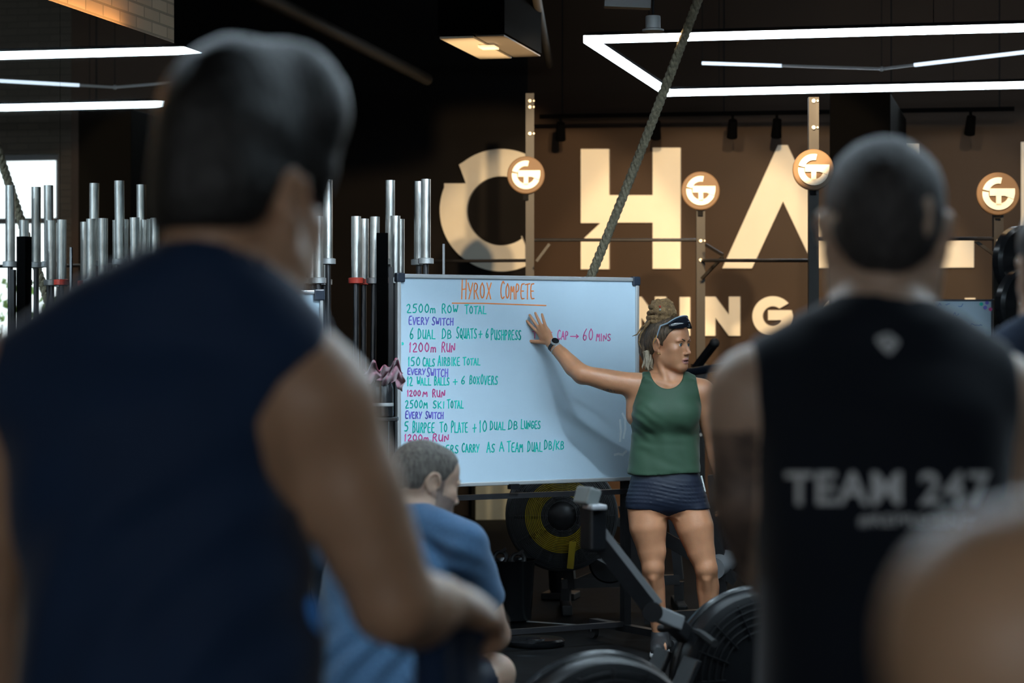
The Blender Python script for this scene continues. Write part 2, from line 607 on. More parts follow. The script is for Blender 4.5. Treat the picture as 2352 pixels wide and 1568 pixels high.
# ------------------------------------------------------------------ rig with logo discs
M_RIG = mat('rig_steel', (0.014, 0.012, 0.0105), 0.5, spec=0.3)
M_DISC = mat('disc_face', (0.15, 0.092, 0.052), 0.55, spec=0.2)
M_BOLT = mat('bolt_zinc', (0.50, 0.45, 0.38), 0.45, metal=0.6)
AX = CW(Vector((0, 1, 0)))          # away from camera
RX = CW(Vector((1, 0, 0)))
AX.z = RX.z = 0
UP = Vector((0, 0, 1))
RIGS = [(1217, 17.8, 215, 402, 1208), (1609, 17.4, 478, 438, 1609), (1868, 15.0, 224, 390, 1868), (2292, 15.6, 488, 445, 2292)]
p0 = P(1609, 784, 17.4)
rig = thing('pull_up_rig', 'black steel pull-up rig with round logo discs before the lettered wall', 'gym rig', (p0.x, p0.y, 0))


def logo(c, r, parent):
    """ring G with a T inside, raised on the disc; c is the face centre, facing the camera"""
    def pt(u, v):
        return c + RX * (u * r) + UP * (v * r) - AX * 0.004
    mb = MB()

    def poly(q):
        mb.prism([pt(u, v) for u, v in q], AX * -0.012)
    def ringseg(a0, a1, ro=0.76, ri=0.47, n=20):
        A = [(ro * math.cos(math.radians(a0 + (a1 - a0) * i / n)), ro * math.sin(math.radians(a0 + (a1 - a0) * i / n))) for i in range(n + 1)]
        B = [(ri * math.cos(math.radians(a1 + (a0 - a1) * i / n)), ri * math.sin(math.radians(a1 + (a0 - a1) * i / n))) for i in range(n + 1)]
        poly(A + B)
    ringseg(78, 165)
    ringseg(172, 338)
    poly([(-0.42, 0.24), (0.76, 0.24), (0.76, -0.02), (0.70, -0.26), (0.44, -0.16), (0.30, -0.10), (0.12, -0.10), (0.12, -0.55), (-0.12, -0.55), (-0.12, -0.10), (-0.42, -0.10)])
    return obj('logo', mb, M_CREAM, parent, smooth=False)


posts = []
for (px, d, ytop, yd, pxd) in RIGS:
    b = P(px, 784, d)
    zt = P(px, ytop, d).z
    mb = MB()
    Rz = Matrix.Rotation(TH, 3, 'Z')
    mb.box((b.x, b.y, zt / 2), (0.062, 0.062, zt), Rz)
    mb.box((b.x, b.y, 0.01), (0.16, 0.16, 0.02), Rz)
    o = obj('upright', mb, M_RIG, rig, smooth=False)
    posts.append((b, d))
    for yy in ([232, 246, 307] if px == 1217 else [232, 293] if px == 1868 else [553, 597]) + [yd + 560]:
        for sx in (0, 9):
            q = P(px + sx, yy, d - 0.03)
            obj('bolt', MB().cyl(q, q - AX * 0.02, 0.0115 if sx == 0 else 0.006, seg=10), M_BOLT, rig)
    r = 0.127 if px == 1868 else 0.1375
    q = P(pxd, yd, d - 0.06)
    db = MB().lathe(q + AX * 0.02, -AX, [(r - 0.004, 0), (r, 0.004), (r, 0.028), (r - 0.006, 0.033), (0, 0.033)], 48)
    dk = obj('logo_disc', db, M_DISC, rig)
    logo(q - AX * 0.011, r, dk)
    bracket = MB().bar(P(pxd, yd + 40, d - 0.035), P(pxd, yd + 58, d - 0.035), 0.035)
    obj('disc_bracket', bracket, M_BLACK, rig, smooth=False)
mb = MB()
for (a, b, y) in ((0, 1, 551), (1, 2, 598), (2, 3, 548)):
    pa = P(RIGS[a][0], y, RIGS[a][1])
    pb = P(RIGS[b][0], y, RIGS[b][1])
    cb = MB().cyl(pa, pb, 0.012, seg=10)
    obj('crossbar', cb, M_STEEL_BLK, rig)
pa = P(1217, 598, 17.8)
cb = MB().cyl(pa, P(985, 600, 18.4), 0.012, seg=10)
obj('crossbar', cb, M_STEEL_BLK, rig)
obj('crossbar', MB().cyl(P(2292, 592, 15.6), P(2420, 592, 15.2), 0.016, seg=10), M_STEEL_BLK, rig)
for (a, b) in (((1232, 600, 17.6), (1262, 560, 17.6)), ((1622, 562, 17.2), (1660, 585, 17.0)), ((2284, 585, 15.6), (2240, 553, 15.6)), ((1612, 640, 17.3), (1660, 590, 17.2))):
    obj('brace', MB().bar(P(*a), P(*b), 0.02), M_RIG, rig, smooth=False)

# bumper plates on the right upright
for i, (px, py, dd) in enumerate(((2335, 600, 15.40), (2342, 700, 15.05))):
    q = P(px, py, dd)
    axis = (RX * 0.55 - AX * 0.83).normalized()
    mb = MB().lathe(q, axis, [(0.03, 0), (0.20, 0.0), (0.225, 0.012), (0.225, 0.06), (0.20, 0.075), (0.17, 0.062), (0.07, 0.062), (0.055, 0.075), (0.026, 0.075)], 48)
    o = obj('bumper_plate', mb, M_GLOSS_BLK)
    tag(o, ('glossy black weight plate, upper one racked beside the right upright', 'glossy black weight plate, lower one racked beside the right upright')[i], 'weight plate', 'weight plates on the rig')
    peg = MB().cyl(q - axis * 0.06, q + axis * 0.12, 0.024, seg=12)
    obj('plate_peg', peg, M_STEEL_BLK, rig)
    arm = MB().bar(q - axis * 0.05, P(2297, py, 15.6), 0.04)
    obj('plate_arm', arm, M_STEEL_BLK, rig, smooth=False)

# black pier between rig and wall, made deep to hide letters in the mirror, and dark ceiling services
c0, c1 = -1.51, -1.075
o = obj('pier', MB().box(((c0 + c1) / 2, 18.58, 3.32 / 2), (c1 - c0, 2.06, 3.32)), M_MATTBLACK, smooth=False, bevel=0.01)
tag(o, 'tall narrow black cabinet between rig and wall, behind the cropped-haired man', 'pier')

# ------------------------------------------------------------------ neon
def neon_tube(parent, a, b, w, m=None, name='light_tube'):
    a, b = Vector(a), Vector(b)
    e = (b - a).normalized() * w * 0.5
    o = obj(name, MB().bar(a - e, b + e, w, w), m or M_NEON, parent, smooth=False)
    h = obj('housing', MB().bar(a + Vector((0, 0, w * 0.75)) - e, b + Vector((0, 0, w * 0.75)) + e, w * 1.05, w * 0.5), M_BLACK, parent, smooth=False)
    return o


A1 = P(1350, 91, 15.6)
zN = A1.z
A2 = on_z(1548, 213, zN)
xr = 4.6
nl = thing('neon_light', 'big rectangular white neon frame hung above the lettered wall area', 'light', (A1.x, A1.y, zN))
w_ = 0.045
Y1, Y2 = A1.y, A2.y
neon_tube(nl, A1, (xr, Y1, zN), w_)
neon_tube(nl, (A1.x, Y2, zN), (xr, Y2, zN), w_)
neon_tube(nl, A1, (A1.x, Y2, zN), w_)
neon_tube(nl, (xr, Y1, zN), (xr, Y2, zN), w_)
for q in ((A1.x + 0.4, Y1), (A1.x + 2.2, Y1), (A1.x + 4, Y1), (A1.x + 0.4, Y2), (A1.x + 2.2, Y2), (A1.x + 4, Y2)):
    obj('hanging_wire', MB().cyl((q[0], q[1], zN + 0.03), (q[0], q[1], ZC), 0.003, seg=6), M_BLACK, nl)

# the same kind of frame further forward, over the group
FR = ((-2.3, 8.7, 2.6, 9.8), (-2.6, 4.5, 2.4, 6.4))
for i, (x0, y0, x1, y1) in enumerate(FR):
    z = 3.35
    nf = thing('neon_light', ('white neon frame over the seated man', 'white neon frame over the standing men')[i], 'light', (x0, y0, z))
    for a, b in (((x0, y0), (x1, y0)), ((x1, y0), (x1, y1)), ((x1, y1), (x0, y1)), ((x0, y1), (x0, y0))):
        neon_tube(nf, (a[0], a[1], z), (b[0], b[1], z), 0.05, M_NEON_KEY)
    for q in ((x0, y0), (x1, y0), (x0, y1), (x1, y1)):
        obj('hanging_wire', MB().cyl((q[0], q[1], z + 0.04), (q[0], q[1], ZC), 0.003, seg=6), M_BLACK, nf)

# slim bent strip further back
s1, s2, s3 = P(1613, 145, 18.4), P(2025, 158, 17.9), P(2420, 112, 17.0)
sl = thing('light_strip', 'thin bent white light strip inside the neon frame', 'light', tuple(s2))
m_ = s1.lerp(s2, 0.45)
obj('light_tube', MB().bar(s1, m_, 0.022), M_NEON_DIM, sl, smooth=False)
obj('dark_tube', MB().bar(m_, s2, 0.018), M_GREY, sl, smooth=False)
m2 = s2.lerp(s3, 0.2)
obj('dark_tube', MB().bar(s2, m2, 0.018), M_GREY, sl, smooth=False)
obj('light_tube', MB().bar(m2, s3, 0.024), M_NEON_DIM, sl, smooth=False)
obj('joint', MB().ball(s2, 0.018, 12), M_ALU, sl)
for q in (s1, s2, s3):
    obj('hanging_wire', MB().cyl(q, (q.x, q.y, ZC), 0.003, seg=6), M_BLACK, sl)

# rail with spot heads above the wall
tr = thing('track_light', 'black ceiling rail with small spot heads before the lettered wall', 'track light', tuple(P(1600, 258, 19.8)))
ra, rb = P(1240, 268, 20.3), P(2330, 250, 19.3)
obj('rail', MB().bar(ra, rb, 0.03, 0.035), M_MATTBLACK, tr, smooth=False)
for px, py in ((1290, 292), (1517, 290), (1696, 285), (1798, 285), (2234, 280)):
    t = (px - 1240) / 1090
    b = ra.lerp(rb, t)
    mb = MB()
    mb.cyl(b + Vector((0, 0, -0.01)), b + Vector((0, 0, -0.07)), 0.012, seg=8)
    mb.cyl(b + Vector((0, 0, -0.06)) - AX * 0.03, b + Vector((0.0, 0, -0.19)) + AX * 0.05, 0.036, 0.045, seg=16)
    obj('spot_head', mb, M_MATTBLACK, tr)
for t in (0.05, 0.4, 0.75, 0.97):
    b = ra.lerp(rb, t)
    obj('hanging_wire', MB().cyl(b, (b.x, b.y, ZC), 0.006, seg=6), M_BLACK, tr)
# second rail, out of sight above, whose lamps wash the letters
t2 = thing('track_light', 'warm spotlight rail high above the rig', 'track light', tuple(SPOTS[0][0]))
obj('rail', MB().bar(SPOTS[0][0] + Vector((-0.4, 0, 0.16)), SPOTS[-1][0] + Vector((0.4, 0, 0.16)), 0.03), M_STEEL_BLK, t2, smooth=False)
for p, t in SPOTS:
    d = (t - p).normalized()
    mb = MB().cyl(p - d * 0.20, p - d * 0.07, 0.05, seg=16)
    mb.cyl(p - d * 0.13, p + Vector((0, 0, 0.16)), 0.01, seg=8)
    obj('spot_head', mb, M_STEEL_BLK, t2)
for p in (SPOTS[0][0], SPOTS[-1][0]):
    obj('hanging_wire', MB().cyl(p + Vector((0, 0, 0.16)), (p.x, p.y, ZC), 0.006, seg=6), M_BLACK, t2)

# air conditioning cassette with a small square lamp
d = 15.0
zb = 3.36
c = [on_z(1024, 86, zb), on_z(1152, 86, zb), on_z(1252, 134, zb), on_z(1100, 134, zb)]
ac = thing('ceiling_unit', 'dark boxy ceiling unit with a small square lamp beneath', 'ceiling unit', tuple(c[0].lerp(c[2], 0.5)))
a0 = on_z(1100, 134, zb)
x0, y0 = a0.x, a0.y
a1 = on_z(1250, 134, zb)
yb2 = on_z(1024, 86, zb).y
ybk = max(yb2, y0) ; yfr = min(yb2, y0)
xs = sorted((x0, a1.x))
M_ACPANEL = mat('unit_panel', (0.55, 0.48, 0.38), 0.6)
mid = xs[0] + (xs[1] - xs[0]) * 0.55
xk = on_z(1024, 86, zb).x
obj('panel', MB().box(((xs[0] + mid) / 2, (yfr + ybk) / 2, zb), (mid - xs[0] - 0.02, ybk - yfr - 0.02, 0.012)), M_ACPANEL, ac, smooth=False)
obj('grille', MB().box(((mid + xs[1]) / 2, (yfr + ybk) / 2, zb + 0.005), (xs[1] - mid - 0.01, ybk - yfr - 0.02, 0.008)), mat('unit_grille', (0.12, 0.10, 0.08), 0.6), ac, smooth=False)
obj('casing', MB().box(((xs[0] + xs[1]) / 2, (yfr + ybk) / 2, (zb + ZC) / 2 + 0.01), (xs[1] - xs[0], ybk - yfr, ZC - zb - 0.02)), M_MATTBLACK, ac, smooth=False)
lc = on_z(1122, 109, zb - 0.02)
obj('lamp', MB().box(lc, (0.10, 0.14, 0.012)), mat('small_warm_lamp', (1, .8, .5), emit=(1.0, 0.72, 0.42), estr=1.0), ac, smooth=False)

# white can lamp and slim box at the top edge
q = P(1500, 52, 12.7)
cl = thing('pendant_lamp', 'small white can lamp hanging above the neon frame', 'lamp', tuple(q))
obj('shade', MB().lathe(q + UP * 0.035, -UP, [(0.038, 0), (0.040, 0.009), (0.040, 0.065), (0.057, 0.071), (0.057, 0.080), (0.026, 0.080)], 24), M_DULLWHITE, cl)
obj('rod', MB().cyl(q + UP * 0.03, (q.x, q.y, ZC), 0.006, seg=8), M_BLACK, cl)
q1, q2 = P(1388, 6, 12.9), P(1494, 10, 12.9)
sb = thing('slim_fixture', 'slim pale ceiling fixture above the neon corner', 'fixture', tuple(q1))
obj('body', MB().bar(q1, q2, 0.09, 0.05), M_DULLWHITE, sb, smooth=False)
obj('rod', MB().cyl(q1.lerp(q2, .5), (q1.lerp(q2, .5).x, q1.lerp(q2, .5).y, ZC), 0.008, seg=8), M_BLACK, sb)

# added floor lamp, hidden behind the bike fan, to warm the ceiling unit's underside
ul = P(1288, 784, 14.4)
uo = thing('added_uplight', 'added black floor lamp, unseen behind the fan of the air bike', 'lamp', (ul.x, ul.y, 0))
obj('base', MB().box((ul.x, ul.y, 0.02), (0.2, 0.2, 0.04), None, 0.006), M_STEEL_BLK, uo, smooth=False)
obj('head', MB().lathe((ul.x, ul.y, 0.041), (0, 0, 1), [(0.06, 0), (0.07, 0.02), (0.075, 0.16), (0.07, 0.16), (0.05, 0.05)], 24), M_STEEL_BLK, uo)
spot('added_uplight_beam', (ul.x, ul.y, 0.28), on_z(1135, 108, 3.36), 900, WARM, 22, 0.7)

kl = thing('ceiling_spotlight', 'black ceiling spotlight over the group, aimed at the whiteboard', 'lamp', tuple(KEYP))
kd = (KEYT - KEYP).normalized()
obj('head', MB().cyl(KEYP - kd * 0.30, KEYP - kd * 0.10, 0.09, 0.10, seg=24), M_STEEL_BLK, kl)
obj('rod', MB().cyl(KEYP - kd * 0.2, ((KEYP - kd * 0.2).x, (KEYP - kd * 0.2).y, ZC), 0.015, seg=10), M_STEEL_BLK, kl)

# ceiling pipes
for i, (a, b, r, lb) in enumerate((((560, -30, 12.6), (980, 182, 19.5), 0.05, 'dim pipe slanting under the dark ceiling above the standing man'),
                                   ((1230, -20, 14.5), (1262, 150, 20.4), 0.03, 'thin conduit under the dark ceiling beside the ceiling unit'))):
    o = obj('ceiling_pipe', MB().cyl(P(*a), P(*b), r, seg=14), mat('dim_pipe', (0.018, 0.015, 0.012), 0.6, spec=.2))
    tag(o, lb, 'pipe', 'pipes under the ceiling')

# ------------------------------------------------------------------ rope
pts = []
ra_, rb_ = P(1590, 0, 13.75), P(1213, 985, 13.75)
dirv = (ra_ - rb_).normalized()
top = ra_ + dirv * ((ZC - ra_.z) / dirv.z)
n = 150
ropeL = (top - rb_).length
u = dirv.orthogonal().normalized()
v = dirv.cross(u)
mb = MB()
for s in range(3):
    pts = []
    for i in range(n * 2 + 1):
        t = i / (n * 2)
        a = t * ropeL / 0.11 * 2 * PI + s * 2 * PI / 3
        pts.append(top.lerp(rb_, t) + (u * math.cos(a) + v * math.sin(a)) * 0.0135 + Vector((0.03 * math.sin(PI * t), 0, -0.02 * math.sin(PI * t))))
    mb.tube(pts, 0.0155, 7)
ro = obj('climbing_rope', mb, M_ROPE)
tag(ro, 'thick twisted climbing rope pulled aside in front of the wall letters', 'rope')

# ------------------------------------------------------------------ whiteboards
class Board:
    """a plane in the room, addressed by photo pixels"""

    def __init__(self, a, b, z0, z1):
        self.a, self.b = Vector(a), Vector(b)      # left and right ends (floor plan)
        self.z0, self.z1 = z0, z1
        self.u = (self.b - self.a)
        self.u.z = 0
        self.w = self.u.length
        self.u.normalize()
        self.n = Vector((self.u.y, -self.u.x, 0))   # towards the camera

    def hit(self, px, py, off=0.0):
        o = Vector((0, 0, CAMZ))
        r = ray(px, py)
        a = self.a + self.n * off
        t = (a - o).dot(self.n) / r.dot(self.n)
        return o + r * t

    def at(self, s, z, off=0.0):
        p = self.a + self.u * s + self.n * off
        p.z = z
        return p


GL = {
    'A': [[(0, 0), (.45, 1), (.95, 0)], [(.18, .36), (.78, .36)]],
    'B': [[(.1, 0), (.1, 1), (.6, .95), (.75, .75), (.55, .55), (.1, .5)], [(.55, .53), (.85, .3), (.7, .06), (.1, 0)]],
    'C': [[(.9, .85), (.6, 1), (.2, .8), (.05, .45), (.2, .12), (.55, 0), (.9, .12)]],
    'D': [[(.12, 0), (.12, 1), (.6, .9), (.92, .5), (.65, .1), (.02, 0)]],
    'E': [[(.85, 1), (.1, .97), (.1, 0), (.9, .03)], [(.1, .52), (.72, .52)]],
    'F': [[(.85, 1), (.1, .97), (.1, 0)], [(.1, .52), (.7, .52)]],
    'G': [[(.9, .85), (.55, 1), (.15, .75), (.08, .3), (.4, 0), (.85, .15), (.85, .45), (.5, .45)]],
    'H': [[(.1, 1), (.1, 0)], [(.9, 1), (.9, 0)], [(.1, .5), (.9, .53)]],
    'I': [[(.5, 1), (.5, 0)]],
    'K': [[(.1, 1), (.1, 0)], [(.85, 1), (.12, .45), (.9, 0)]],
    'L': [[(.15, 1), (.12, .02), (.9, 0)]],
    'M': [[(.02, 0), (.15, 1), (.5, .3), (.85, 1), (.98, 0)]],
    'N': [[(.08, 0), (.1, 1), (.88, .02), (.9, 1)]],
    'O': [[(.5, 1), (.12, .75), (.08, .3), (.45, 0), (.85, .25), (.88, .7), (.5, 1)]],
    'P': [[(.12, 0), (.12, 1), (.65, .97), (.85, .75), (.6, .5), (.12, .45)]],
    'Q': [[(.5, 1), (.12, .75), (.08, .3), (.45, 0), (.85, .25), (.88, .7), (.5, 1)], [(.55, .3), (.95, -.08)]],
    'R': [[(.12, 0), (.12, 1), (.65, .97), (.8, .75), (.55, .52), (.12, .48)], [(.4, .5), (.92, 0)]],
    'S': [[(.85, .9), (.5, 1), (.15, .8), (.3, .55), (.75, .4), (.8, .12), (.4, 0), (.05, .12)]],
    'T': [[(0, .95), (1, 1)], [(.5, .98), (.48, 0)]],
    'U': [[(.1, 1), (.1, .25), (.4, 0), (.8, .2), (.88, 1)], [(.88, .9), (.9, 0)]],
    'V': [[(0, 1), (.45, 0), (.95, 1)]],
    'W': [[(0, 1), (.22, 0), (.5, .7), (.75, 0), (1, 1)]],
    'X': [[(.05, 1), (.9, 0)], [(.9, 1), (.05, 0)]],
    'Y': [[(.02, 1), (.42, .5)], [(.95, 1), (.3, 0)]],
    'm': [[(.02, 0), (.05, .6), (.1, .5), (.3, .62), (.45, .5), (.48, 0)], [(.48, .45), (.75, .62), (.92, .45), (.95, 0)]],
    '0': [[(.5, 1), (.12, .7), (.1, .3), (.45, 0), (.85, .3), (.85, .75), (.5, 1)]],
    '1': [[(.35, .8), (.55, 1), (.5, 0)]],
    '2': [[(.1, .8), (.4, 1), (.75, .85), (.65, .5), (.05, 0), (.9, .03)]],
    '5': [[(.85, 1), (.2, .98), (.15, .58), (.6, .62), (.85, .35), (.6, .03), (.1, .05)]],
    '6': [[(.75, 1), (.3, .65), (.1, .25), (.4, 0), (.8, .15), (.75, .42), (.4, .48), (.14, .3)]],
    '+': [[(.5, .85), (.48, .05)], [(.05, .45), (.95, .48)]],
    '/': [[(.0, -.15), (.9, 1.15)]],
    '>': [[(0, .5), (1, .5)], [(.75, .72), (1, .5), (.75, .28)]],
}


def ribbon(mb, board, pts, w):
    for a, b in zip(pts, pts[1:]):
        d = b - a
        if d.length < 1e-5:
            continue
        d.normalize()
        s = board.n.cross(d).normalized() * (w / 2)
        e = d * (w * 0.45)
        q = [a - e - s, b + e - s, b + e + s, a - e + s]
        mb.prism(q, board.n * 0.0006)


def write(board, words, w, mb, off=0.001, jit=0.0):
    rr = random.Random(hash(len(words)) & 255)
    for (txt, x0, x1, y0, y1) in words:
        n = len(txt)
        wt = [1.0 if c not in '1I/+' else 0.6 for c in txt]
        tot = sum(wt)
        x = x0
        for i, c in enumerate(txt):
            cw = (x1 - x0) * wt[i] / tot
            top = y0 if (i == 0 or c.isdigit()) else y0 + (y1 - y0) * 0.16
            sl = rr.uniform(-.04, .1)
            for pl in GL[c]:
                # soften the strokes
                pts = []
                for k, (gx, gy) in enumerate(pl):
                    pts.append((x + cw * (0.06 + 0.80 * gx + sl * gy), y1 + (top - y1) * gy))
                if len(pl) > 3:
                    for _ in range(2):
                        q = [pts[0]]
                        for a, b in zip(pts, pts[1:]):
                            q.append((a[0] * .75 + b[0] * .25, a[1] * .75 + b[1] * .25))
                            q.append((a[0] * .25 + b[0] * .75, a[1] * .25 + b[1] * .75))
                        q.append(pts[-1])
                        pts = q
                ribbon(mb, board, [board.hit(px, py, off) for px, py in pts], w)
            x += cw


M_INK = {k: mat('ink_' + k, v, 0.6) for k, v in dict(orange=(0.90, 0.24, 0.05), teal=(0.0, 0.54, 0.44), purple=(0.16, 0.14, 0.60),
                                                     pink=(0.70, 0.09, 0.32), blue=(0.04, 0.14, 0.50)).items()}
M_CORNER = mat('board_corner', (0.02, 0.028, 0.045), 0.35)


def whiteboard(name, bd, label, group, fr=0.022, corner=0.045, cm=M_CORNER, fm=M_ALU):
    base = bd.at(bd.w / 2, bd.z0)
    t = thing(name, label, 'whiteboard', (base.x, base.y, bd.z0), math.atan2(bd.u.y, bd.u.x), group)
    R = Matrix((bd.u, -bd.n, UP)).transposed()
    h = bd.z1 - bd.z0
    zc = (bd.z0 + bd.z1) / 2
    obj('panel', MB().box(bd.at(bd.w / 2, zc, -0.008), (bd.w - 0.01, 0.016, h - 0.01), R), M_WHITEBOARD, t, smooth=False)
    for s, z, sx, sz in ((bd.w / 2, bd.z1 - fr / 2, bd.w, fr), (bd.w / 2, bd.z0 + fr / 2, bd.w, fr), (fr / 2, zc, fr, h), (bd.w - fr / 2, zc, fr, h)):
        obj('frame', MB().box(bd.at(s, z, -0.005), (sx - 0.002, 0.028, sz - 0.002), R, 0.004), fm, t, smooth=False)
    for s in (corner / 2 - 0.004, bd.w - corner / 2 + 0.004):
        for z in (bd.z0 + corner / 2 - 0.004, bd.z1 - corner / 2 + 0.004):
            obj('corner_cap', MB().box(bd.at(s, z, -0.004), (corner, 0.036, corner), R, 0.006), cm, t, smooth=False)
    return t


pL, pR = P(911, 784, 11.49), P(1467, 784, 12.2)
BD = Board((pL.x, pL.y, 0), (pR.x, pR.y, 0), 0.828, 1.853)
wb = whiteboard('whiteboard', BD, 'large framed whiteboard covered with handwritten workout in coloured marker', None)
BPX = lambda x, y: (900 + x / 3.136, 620 + y / 3.136)


def lines(col, items, w=0.0054, under=None):
    mb = MB()
    ws = []
    for (t, x0, x1, y0, y1) in items:
        a, b = BPX(x0, y0), BPX(x1, y1)
        ws.append((t, a[0], b[0], a[1], b[1]))
    write(BD, ws, w, mb)
    if under:
        ribbon(mb, BD, [BD.hit(*BPX(*q), 0.001) for q in under], w * 0.9)
    o = obj('handwriting', mb, M_INK[col], wb, smooth=False)
    o['label'] = 'line of %s marker writing' % col


lines('orange', [('HYROX', 497, 722, 72, 207), ('COMPETE', 780, 1032, 78, 208)], 0.0058, [(435, 238), (680, 240), (1110, 255)])
lines('teal', [('2500m', 103, 318, 245, 308), ('ROW', 357, 478, 243, 310), ('TOTAL', 525, 685, 250, 314)])
lines('purple', [('EVERY', 118, 268, 332, 392), ('SWITCH', 287, 446, 338, 396)])
lines('teal', [('6', 125, 163, 418, 498), ('DUAL', 185, 318, 420, 495), ('DB', 358, 438, 420, 493), ('SQUATS', 463, 616, 408, 492), ('+', 622, 655, 430, 490),
               ('6', 673, 702, 425, 490), ('PUSHPRESS', 712, 935, 420, 502)])
lines('pink', [('1200m', 118, 322, 524, 590), ('RUN', 355, 460, 518, 590)])
lines('teal', [('150', 112, 210, 628, 690), ('CALS', 222, 312, 628, 692), ('AIRBIKE', 330, 494, 618, 688), ('TOTAL', 512, 640, 628, 684)])
lines('purple', [('EVERY', 110, 244, 705, 752), ('SWITCH', 250, 408, 702, 768)])
lines('teal', [('12', 107, 155, 770, 832), ('WALL', 180, 286, 770, 828), ('BALLS', 305, 418, 765, 828), ('+', 440, 478, 780, 826), ('6', 495, 534, 765, 822),
               ('BOX', 558, 636, 758, 820), ('OVERS', 638, 766, 752, 824)])
lines('pink', [('1200', 107, 212, 866, 908), ('M', 220, 260, 872, 910), ('RUN', 290, 386, 858, 914)])
lines('teal', [('2500M', 94, 260, 938, 994), ('SKI', 295, 384, 940, 994), ('TOTAL', 398, 520, 932, 994)])
lines('purple', [('EVERY', 95, 218, 1014, 1068), ('SWITCH', 240, 374, 1016, 1070)])
lines('teal', [('5', 87, 126, 1092, 1160), ('BURPEE', 148, 310, 1086, 1170), ('TO', 345, 402, 1094, 1166), ('PLATE', 425, 550, 1086, 1168), ('+', 580, 612, 1100, 1170),
               ('10', 625, 692, 1085, 1166), ('DUAL', 705, 822, 1085, 1150), ('DB', 835, 914, 1078, 1146), ('LUNGES', 928, 1074, 1076, 1142)])
lines('pink', [('1200m', 85, 268, 1184, 1230), ('RUN', 290, 416, 1178, 1232)])
lines('teal', [('FARMERS', 250, 486, 1250, 1318), ('CARRY', 503, 634, 1245, 1310), ('AS', 683, 746, 1240, 1312), ('A', 773, 814, 1238, 1304), ('TEAM', 830, 946, 1232, 1308),
               ('DUAL', 975, 1088, 1230, 1306), ('DB/KB', 1095, 1245, 1222, 1290)])
lines('pink', [('TIME', 1010, 1160, 440, 490), ('CAP', 1190, 1276, 430, 500), ('>', 1282, 1352, 450, 505), ('60', 1370, 1456, 424, 508), ('MINS', 1470, 1582, 450, 510)], 0.0046)
smudge = MB()
for (x, y, r) in ((75, 530, 7),):
    smudge.cyl(BD.hit(*BPX(x, y), 0.0005), BD.hit(*BPX(x, y), 0.0012), 0.008, seg=8)
o = obj('handwriting', smudge, M_INK['teal'], wb)
sm_ = MB()
for pts in ([(1412, 1044), (1420, 1042), (1430, 1044), (1438, 1036)], [(1430, 950), (1436, 962), (1436, 985), (1432, 1005)], [(1424, 965), (1426, 990), (1424, 1012)]):
    ribbon(sm_, BD, [BD.hit(x, y, 0.0008) for x, y in pts], 0.012)
o = obj('smear', sm_, mat('marker_smear', (0.66, 0.76, 0.82), 0.6), wb, smooth=False)
o['label'] = 'pale wiped smear marks'
# stand of the big board
for s in (0.045, BD.w - 0.05):
    q = BD.at(s, 0, -0.045)
    obj('stand_post', MB().box((q.x, q.y, 0.93), (0.04, 0.04, 1.7), Matrix((BD.u, -BD.n, UP)).transposed()), M_STEEL_BLK, wb, smooth=False)
    f0, f1 = q + BD.n * 0.42, q - BD.n * 0.30
    f0.z = f1.z = 0.085
    obj('foot', MB().bar(f0, f1, 0.05, 0.035), M_STEEL_BLK, wb, smooth=False)
    for f in (f0, f1):
        cst = MB().cyl(f + BD.u * -0.012 - UP * 0.05, f + BD.u * 0.012 - UP * 0.05, 0.034, seg=18)
        cst.bar(f - UP * 0.0, f - UP * 0.05, 0.03, 0.02)
        obj('caster', cst, M_RUBBER, wb)
for z, h in ((0.775, 0.036), (0.105, 0.035)):
    obj('crossbar', MB().bar(BD.at(0.03, z, -0.02 if z > .5 else -0.045), BD.at(BD.w - 0.03, z, -0.02 if z > .5 else -0.045), h, 0.025), M_STEEL_BLK, wb, smooth=False)
obj('clip', MB().box(BD.at(0.64, 0.822, 0.012), (0.05, 0.03, 0.025), Matrix((BD.u, -BD.n, UP)).transposed()), M_BLACK, wb, smooth=False)

# second board at left, behind the tall man
a, b = P(474, 784, 10.6), P(742, 784, 10.85)
B2 = Board((a.x, a.y, 0), (b.x, b.y, 0), 0.93, 1.760)
w2b = whiteboard('whiteboard', B2, 'blank whiteboard half hidden behind the tall man\'s shoulder', None, 0.018, 0.05)
for s in (0.03, B2.w - 0.03):
    q = B2.at(s, 0, -0.03)
    obj('stand_post', MB().box((q.x, q.y, 0.5), (0.03, 0.03, 1.0)), M_STEEL_BLK, w2b, smooth=False)
    obj('foot', MB().bar(Vector((q.x, q.y, 0.02)) + B2.n * 0.3, Vector((q.x, q.y, 0.02)) - B2.n * 0.3, 0.04, 0.04), M_STEEL_BLK, w2b, smooth=False)

# small board at right on the rig upright
a, b = P(2128, 784, 15.3), P(2281, 784, 15.3)
B3 = Board((a.x, a.y, 0), (b.x, b.y, 0), 1.02, P(2200, 687, 15.3).z)
w3 = whiteboard('whiteboard', B3, 'small dark-framed whiteboard with blue writing beside the right upright', None, 0.014, 0.012, M_CORNER, M_CORNER)
mb = MB()
rr = random.Random(5)
for (x0, x1, y) in ((2150, 2215, 700), (2140, 2205, 722), (2138, 2182, 734), (2136, 2256, 746), (2134, 2178, 758), (2134, 2200, 768), (2132, 2240, 788), (2132, 2200, 812)):
    x = x0
    pts = []
    while x < x1:
        pts.append(B3.hit(x, y + rr.uniform(-4, 4), 0.001))
        x += rr.uniform(2, 4.5)
        if rr.random() < 0.16:
            if len(pts) > 1:
                ribbon(mb, B3, pts, 0.0036)
            pts = []
            x += 7
    if len(pts) > 1:
        ribbon(mb, B3, pts, 0.0036)
obj('handwriting', mb, M_INK['blue'], w3, smooth=False)
